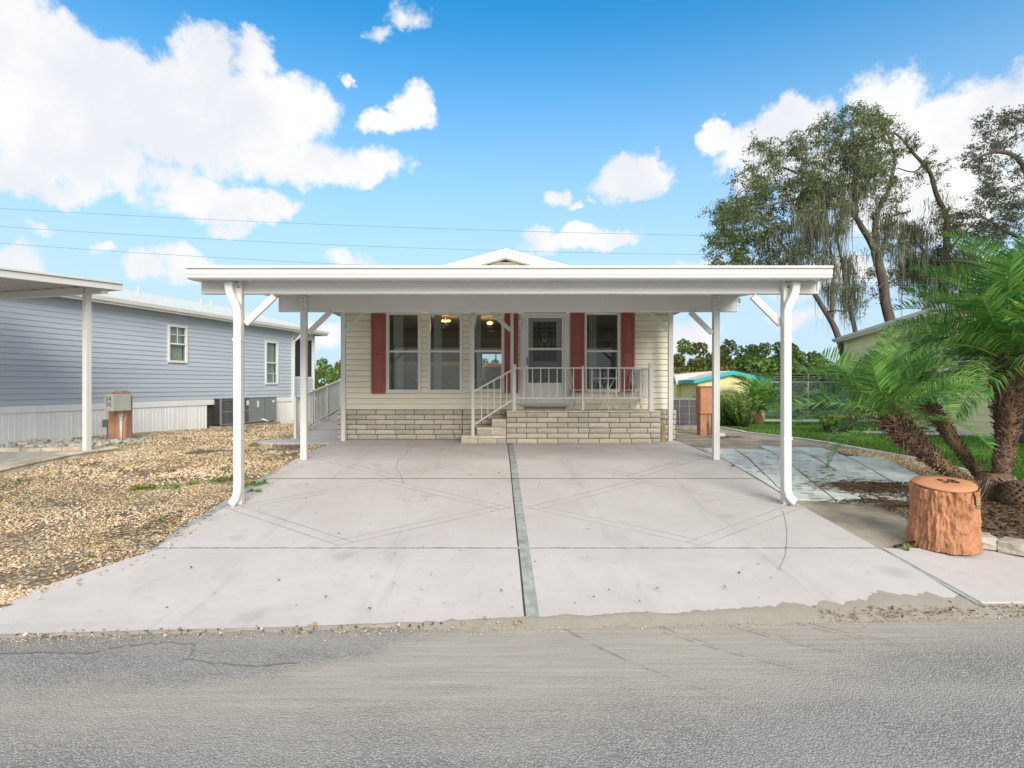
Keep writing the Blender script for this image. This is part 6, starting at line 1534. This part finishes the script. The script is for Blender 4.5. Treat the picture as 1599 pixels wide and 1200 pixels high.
def palm(lab, spine, radii, nfr, scale=1., stubs=260, tilt=(0, 0), key=None, bias=None, stubL=.13):
    base = Vector(spine[0]); t_ = thing('pygmy_date_palm', lab, 'palm', tuple(base), 0, 'date palms in the mulch bed')
    T = Tree(); T.limb(spine, radii[0], radii[1], 8); pts, rs = T.paths[0]
    n = len(pts); rs = [float(np.interp(i/(n-1), [k/(len(radii)-1) for k in range(len(radii))], radii)) for i in range(n)]
    q = MB(); q.tube([p-base for p in pts], rs, 14); q.build('trunk', 'palm_trunk', t_, local=True)
    V = []; Fc = []
    for k in range(stubs):                          # cut leaf bases in a spiral, longest near the crown
        u = k/stubs; i = min(n-2, int(u*(n-1))); f = u*(n-1)-i; p = pts[i].lerp(pts[i+1], f)-base; r_ = rs[i]+(rs[i+1]-rs[i])*f; tg = (pts[i+1]-pts[i]).normalized()
        a = k*2.399; e1 = tg.cross(Vector((0, 1, .1))).normalized(); e2 = tg.cross(e1); o_ = e1*math.cos(a)+e2*math.sin(a)
        L_ = stubL*(.22+1.0*u**2.0)*random.uniform(.5, 1.4); w_ = .017*random.uniform(.6, 1.3)*(.6+.4*r_/.15); sd_ = tg.cross(o_)*w_; d = (o_*random.uniform(.35, .7)+tg*random.uniform(.3, 1.0)+tg.cross(o_)*random.gauss(0, .22)).normalized(); p0 = p+o_*r_*.88; b0 = len(V)
        V += [tuple(p0-sd_), tuple(p0+sd_), tuple(p0+tg*.03+o_*.0), tuple(p0+d*L_-sd_*.5), tuple(p0+d*L_+sd_*.5), tuple(p0+d*L_+tg*.012)]
        Fc += [(b0, b0+1, b0+4, b0+3), (b0+1, b0+2, b0+5, b0+4), (b0+2, b0, b0+3, b0+5), (b0+3, b0+4, b0+5, b0+5)]
    me = bpy.data.meshes.new('leaf_bases'); me.from_pydata(V, [], [f if f[-1] != f[-2] else f[:3] for f in Fc]); tag(link('leaf_bases', me, 'palm_stub', t_), kind='stuff')
    q = MB()
    for k in range(70):
        u = random.uniform(.62, .98); i = min(n-2, int(u*(n-1))); p = pts[i]-base; a = random.uniform(0, 6.28); o_ = Vector((math.cos(a), math.sin(a), 0)); L_ = random.uniform(.08, .28)
        q.tube([p+o_*rs[i]*.9, p+o_*(rs[i]+.05)+Vector((0, 0, -.02)), p+o_*(rs[i]+.06)+Vector((random.gauss(0, .02), random.gauss(0, .02), -L_))], [.006, .005, .002], 3, cap=False)
    tag(q.build('dead_fibre', 'palm_stub', t_, local=True), kind='stuff')
    top = pts[-1]-base; ax = (pts[-1]-pts[-4]).normalized()
    ax = (ax*.45+Vector((0, 0, 1))*.55).normalized(); qa = Vector((0, 0, 1)).rotation_difference(ax)
    for k in range(nfr):
        u = k/nfr; kind = 'up' if u < .42 else ('mid' if u < .80 else ('low' if u < .95 or bias > .3 else 'old')); az = k*2.399+random.uniform(-.25, .25)
        elv = R(80-72*(u/.95)**.85)+random.uniform(-.1, .1) if u < .95 else R(-22)
        rot = qa.to_matrix().to_4x4() @ Matrix.Rotation(az, 4, 'Z') @ Matrix.Rotation(-elv, 4, 'Y') @ Matrix.Rotation(random.uniform(-.5, .5), 4, 'X')
        dv = rot @ Vector((1, 0, 0)); sc_ = scale*random.uniform(.88, 1.08)
        if bias and dv.z < bias and (dv.x > .1 or dv.y < -.45): continue
        if bias and bias > .3 and dv.z < .16 and dv.y < .2: continue
        o = bpy.data.objects.new('frond', random.choice(FM[kind])); COL.objects.link(o); o.parent = t_
        o.matrix_local = Matrix.Translation(top-ax*.10*u) @ rot @ Matrix.Scale(sc_, 4)
    return t_
PY = 8.0
palm('left palm leaning far toward the tile patio with shaggy trunk', [P(1545, 775, PY+.1), P(1508, 752, PY), P(1470, 726, PY-.1), P(1430, 692, PY-.2), P(1398, 662, PY-.25), P(1380, 648, PY-.25)], [.105, .08, .095, .12, .125, .08], 34, .84, 800, stubL=.15, bias=.4)
palm('middle palm leaning left, partly hidden behind the other palms', [P(1548, 770, PY+.5), P(1522, 745, PY+.5), P(1493, 706, PY+.55), P(1466, 662, PY+.6), P(1448, 628, PY+.6), P(1441, 610, PY+.6)], [.085, .07, .08, .095, .10, .07], 26, .74, 620, stubL=.12, bias=.1)
palm('tall upright palm with a thick shaggy head at the right edge', [P(1553, 778, PY), P(1556, 735, PY), P(1564, 690, PY), P(1569, 640, PY), P(1573, 595, PY), P(1577, 560, PY)], [.125, .10, .115, .15, .175, .14], 58, 1.22, 900, stubL=.19, bias=.05)
# roots and stump at the palm feet
rt = thing('palm_root', 'mat of pale fibrous roots at the foot of the upright palm', 'roots', (PX(1553, PY), PY-.1, GZ(PY))); q = MB()
for k in range(70):
    a = random.uniform(math.pi*1.02, math.pi*1.98); r1 = random.uniform(.22, .5); z_ = random.uniform(.06, .34); q.tube([(math.cos(a)*.15, math.sin(a)*.15+.1, z_), (math.cos(a)*.24, math.sin(a)*.24+.1, z_*.7), (math.cos(a)*r1, math.sin(a)*r1*.8+.1, .01)], [.011, .008, .004], 4)
tag(q.build('fibres', 'root_fibre', rt, local=True), kind='stuff'); q = MB(); q.lathe((0, .1, 0), [(.40, 0), (.33, .07), (.24, .2), (.17, .34)], 16); q.build('root_ball', 'palm_trunk', rt, local=True)
st2 = thing('palm_stump', 'low dark palm stump covered in leaf bases right of the palms', 'stump', (PX(1597, 7.6), 7.6, GZ(7.6))); q = MB(); q.lathe((0, 0, 0), [(.30, 0), (.30, .12), (.25, .26), (.12, .33)], 14); q.build('trunk', 'palm_trunk', st2, local=True)
V = []; Fc = []
for k in range(160):
    a = k*2.399; z_ = .03+.28*k/160; r_ = .30-.1*(k/160)**2; o_ = Vector((math.cos(a), math.sin(a), 0)); sd_ = Vector((-o_.y, o_.x, 0))*.025; p0 = o_*r_*.95+Vector((0, 0, z_)); b0 = len(V); d = (o_+Vector((0, 0, .7))).normalized()*random.uniform(.05, .1)
    V += [tuple(p0-sd_), tuple(p0+sd_), tuple(p0+d+sd_*.4), tuple(p0+d-sd_*.4)]; Fc.append((b0, b0+1, b0+2, b0+3))
tag(link('leaf_bases', npmesh('leaf_bases', V, Fc), 'palm_stub', st2), kind='stuff')
# broad-leaved low palm by the shed
sg = thing('low_palm', 'low arching dark green palm at the corner of the yellow shed', 'palm', (PX(1184, 20.3), 20.3, GZ(20.3)))
q = MB(); q.lathe((0, 0, 0), [(.17, 0), (.2, .12), (.15, .3), (.08, .42)], 12); q.build('trunk', 'palm_stub', sg, local=True)
for k in range(20):
    u = k/20; o = bpy.data.objects.new('frond', random.choice(FM['sago'])); COL.objects.link(o); o.parent = sg
    o.matrix_local = Matrix.Translation((0, 0, .36)) @ Matrix.Rotation(k*2.399, 4, 'Z') @ Matrix.Rotation(-R(82-66*u), 4, 'Y') @ Matrix.Scale(random.uniform(1.2, 1.5), 4)

# ------------------------------------------------------------------ loose ground cover (nobody could count it)
ICO = None
def pebbles(name, pts, smin, smax, m, flat=.6):
    global ICO
    if ICO is None:
        bm = bmesh.new(); bmesh.ops.create_icosphere(bm, subdivisions=1, radius=.5); bm.verts.ensure_lookup_table(); ICO = (np.array([v.co[:] for v in bm.verts]), np.array([[v.index for v in f.verts] for f in bm.faces])); bm.free()
    pts = np.asarray(pts); N = len(pts); b, f = ICO
    s = (smin+(smax-smin)*RNG.random(N)**1.6)[:, None]*np.stack([.75+.5*RNG.random(N), .65+.3*RNG.random(N), flat*(.7+.5*RNG.random(N))], 1)
    a = RNG.random(N)*6.283; tl = (RNG.random(N)-.5)*.9
    v = b[None]*s[:, None, :]; v = v*(1+.22*(RNG.random(v.shape)-.5))
    z = v[..., 2]+v[..., 0]*np.sin(tl)[:, None]; x = v[..., 0]*np.cos(a)[:, None]-v[..., 1]*np.sin(a)[:, None]; y = v[..., 0]*np.sin(a)[:, None]+v[..., 1]*np.cos(a)[:, None]
    V = np.stack([x, y, z], -1)+pts[:, None, :]; Fc = (f[None]+(np.arange(N)*len(b))[:, None, None]).reshape(-1, 3)
    return tag(link(name, npmesh(name, V.reshape(-1, 3), Fc, True), m), kind='stuff')
def gzv(y): return np.interp(y, GY, GZv)
def soilmask(x, y):                                 # bare patches between the stones
    return np.array([mnoise.fractal(Vector((a*.8, b*1.1, 3.)), 1., 2., 4) for a, b in zip(x, y)])
pts = []
for (ya, yb_, dens) in ((4.2, 7, 2100), (7, 9, 1500), (9, 12, 640), (12, 16, 260), (16, 23, 110)):
    n = int((yb_-ya)*7*dens); y = ya+(yb_-ya)*RNG.random(n); right = np.array([gx_r(q_) for q_ in y])-.05; left = np.maximum(-.95*y-.3, -14.2+.288*y+.15); x = left+(right-left)*RNG.random(n)
    n2 = int(n*np.mean(right-left)/7); keep = RNG.permutation(n)[:n2]; x, y = x[keep], y[keep]
    k = (x > -14.2+.288*y) & (soilmask(x, y) < -.08+.45*RNG.random(len(x))+.35*np.clip((-4.6-x)/2, 0, 1))
    pxy = np.interp(y, [p[1] for p in pe], [p[0] for p in pe]); k &= ~((x < pxy+.03) & (y < 10.95))
    k &= ~((x > -5.4) & (y > 12.28) & (y < 13.2))
    sz = np.full(k.sum(), 0.); pts.append(np.stack([x[k], y[k], gzv(y[k])+.010], 1))
pebbles('gravel', np.concatenate(pts[:2]), .015, .046, 'pebble', .45); pebbles('gravel', np.concatenate(pts[2:]), .03, .07, 'pebble')
n = 2600; y = 8.75+2.6*RNG.random(n); x = np.interp(y, [8.7, 11.3], [6.9, 6.5])+.9*RNG.random(n); pebbles('gravel', np.stack([x, y, gzv(y)+.026], 1), .02, .05, 'pebble')
n = 420; y = 10.95+2.0*RNG.random(n); x = -14.2+.288*y+.1+RNG.random(n)*(2.4); k = x < -8.25+.15*(y-11); pebbles('white_rocks', np.stack([x[k], y[k], gzv(y[k])+.04], 1), .07, .17, 'white_rock')
n = 260; a = RNG.random(n)*6.28; r_ = .6*RNG.random(n)**.5; pebbles('white_rocks', np.stack([-8.35+r_*np.cos(a)*1.1, 12.65+r_*np.sin(a)*.7, gzv(12.65+r_*np.sin(a)*.7)+.02], 1), .03, .08, 'white_rock')
n = 150; y = 4.6+6.5*RNG.random(n); x = np.array([gx_r(q_) for q_ in y])+np.abs(RNG.normal(size=n))*.13; pebbles('stray_pebbles', np.stack([x, y, gzv(y)+.036], 1), .014, .04, 'pebble')
n = 1500; x = -4.2+9*RNG.random(n); y = 4.43+.06*x-np.abs(RNG.normal(size=n))*.07; pebbles('road_grit', np.stack([x, y, np.full(n, .004)], 1), .006, .016, 'pebble')
# a few stray pebbles and leaves on the drive and along the road edge
n = 60; x = -4+4.2*RNG.random(n); y = 4.4+.06*x+RNG.normal(size=n)*.05; pebbles('stray_pebbles', np.stack([x, y, np.full(n, .034)], 1), .012, .04, 'pebble')
def flat_leaves(name, x, y, zo, size, m, asp=.45):
    C = np.stack([x, y, gzv(y)+zo], 1); V, Fc = cards(C, size, asp, up=2.2); return tag(link(name, npmesh(name, V, Fc), m), kind='stuff')
n = 110; flat_leaves('leaf_litter', -3.5+7*RNG.random(n), 4.6+8*RNG.random(n)**1.5, .036, .035, 'litter')
n = 420; x = 2.6+2.4*RNG.random(n); flat_leaves('leaf_litter', x, 4.42+.06*x+RNG.normal(size=n)*.06, .014, .03, 'litter')
n = 160; x = -4.2+3.8*RNG.random(n); flat_leaves('leaf_litter', x, 4.44+.06*x+RNG.normal(size=n)*.04, .014, .03, 'litter')
n = 5200; x = 5.0+3.6*RNG.random(n); y = 5.5+3.1*RNG.random(n); k = (x-5.0)*.45+y > 6.28; flat_leaves('mulch', x[k], y[k], .05, .055, 'litter', .4)
n = 3500; x = 5.0+3.6*RNG.random(n); y = 5.5+3.1*RNG.random(n); k = (x-5.0)*.45+y > 6.28; pebbles('mulch', np.stack([x[k], y[k], gzv(y[k])+.04], 1), .02, .06, 'twig', .35)
def twigs(name, cx_, cy_, rx, ry, n, zo=.045, L=(.05, .2)):
    q = MB()
    for _ in range(n):
        x = cx_+random.gauss(0, rx); y = cy_+random.gauss(0, ry); a = random.gauss(0, .5); l_ = random.uniform(*L)/2; z_ = GZ(y)+zo+random.uniform(0, .02)
        q.tube([(x-math.cos(a)*l_, y-math.sin(a)*l_, z_), (x+math.cos(a)*l_, y+math.sin(a)*l_, z_+random.uniform(-.006, .01))], random.uniform(.002, .0045), 3, cap=False)
    return tag(q.build(name, 'twig', None), kind='stuff')
twigs('twig_litter', PX(1352, 8.3), 8.32, .32, .14, 700); twigs('twig_litter', PX(1400, 7.6), 7.55, .25, .07, 180); twigs('twig_litter', PX(1340, 7.7), 7.65, .3, .05, 90); twigs('twig_litter', 4.95, 8.9, .35, .5, 90, .046, (.04, .12))
twigs('twig_litter', -4.05, 6.7, .22, .35, 160, .03, (.03, .12)); twigs('twig_litter', PX(1135, 13.4), 13.4, .2, .05, 60)
# green weeds at the gravel edge
def weeds(name, spots_, m, size=.05):
    C = np.concatenate([ell(n_, (x, y, GZ(y)+.03), (r1, r2, h_), .1) for x, y, r1, r2, h_, n_ in spots_]); V, Fc = cards(C, size, .5, up=.6); return tag(link(name, npmesh(name, V, Fc), m), kind='stuff')
def G(px, py): y = ysearch(py-1.5); return PX(px, y), y
ws = []
for px, py, a, h_, n_ in ((212, 765, .12, .05, 90), (232, 764, .15, .06, 120), (268, 762, .16, .06, 130), (300, 757, .10, .05, 70), (340, 753, .14, .06, 110), (360, 750, .10, .06, 90), (395, 760, .14, .07, 120), (412, 757, .10, .07, 80), (398, 770, .12, .04, 60), (400, 697, .10, .10, 60), (396, 699, .12, .06, 60), (270, 737, .06, .03, 30), (30, 752, .04, .03, 14), (140, 870, .03, .02, 12), (250, 815, .04, .03, 14), (350, 735, .09, .04, 50), (1143, 730, .05, .05, 30), (1415, 860, .05, .07, 40)):
    x, y = G(px, py); ws.append((x, y, a, a*.5, h_, n_))
weeds('weeds', ws, 'bright_leaf', .045)
# lawn blades
n = 70000; y = 8.7+13.5*RNG.random(n)**1.5; xl_ = np.array([curb_x(q_) for q_ in np.linspace(8, 23, 100)]); lx = np.interp(y, np.linspace(8, 23, 100), xl_)+.08; rx = np.minimum(.97*y+.6, lx+9); x = lx+(rx-lx)*RNG.random(n)
inpath = ((y-15.2+(x-9)*.473 > 0) & (y-16.4+(x-9.6)*.47 < .1) & (x > 9) & (x < 15)) | ((x > 11.7) & (y > 13.6-(x-11.6)*.08))
x, y = x[~inpath], y[~inpath]; n = len(x); h = (.035+.05*RNG.random(n)); a = RNG.random(n)*6.283; wv = .006+.0006*y; z = gzv(y)+.004; lean = RNG.normal(size=(n, 2))*.025
V = np.stack([np.stack([x-np.cos(a)*wv, y-np.sin(a)*wv, z], 1), np.stack([x+np.cos(a)*wv, y+np.sin(a)*wv, z], 1), np.stack([x+lean[:, 0], y+lean[:, 1], z+h], 1)], 1).reshape(-1, 3)
tag(link('grass', npmesh('grass', V, np.arange(3*n).reshape(n, 3)), 'grass'), kind='stuff')
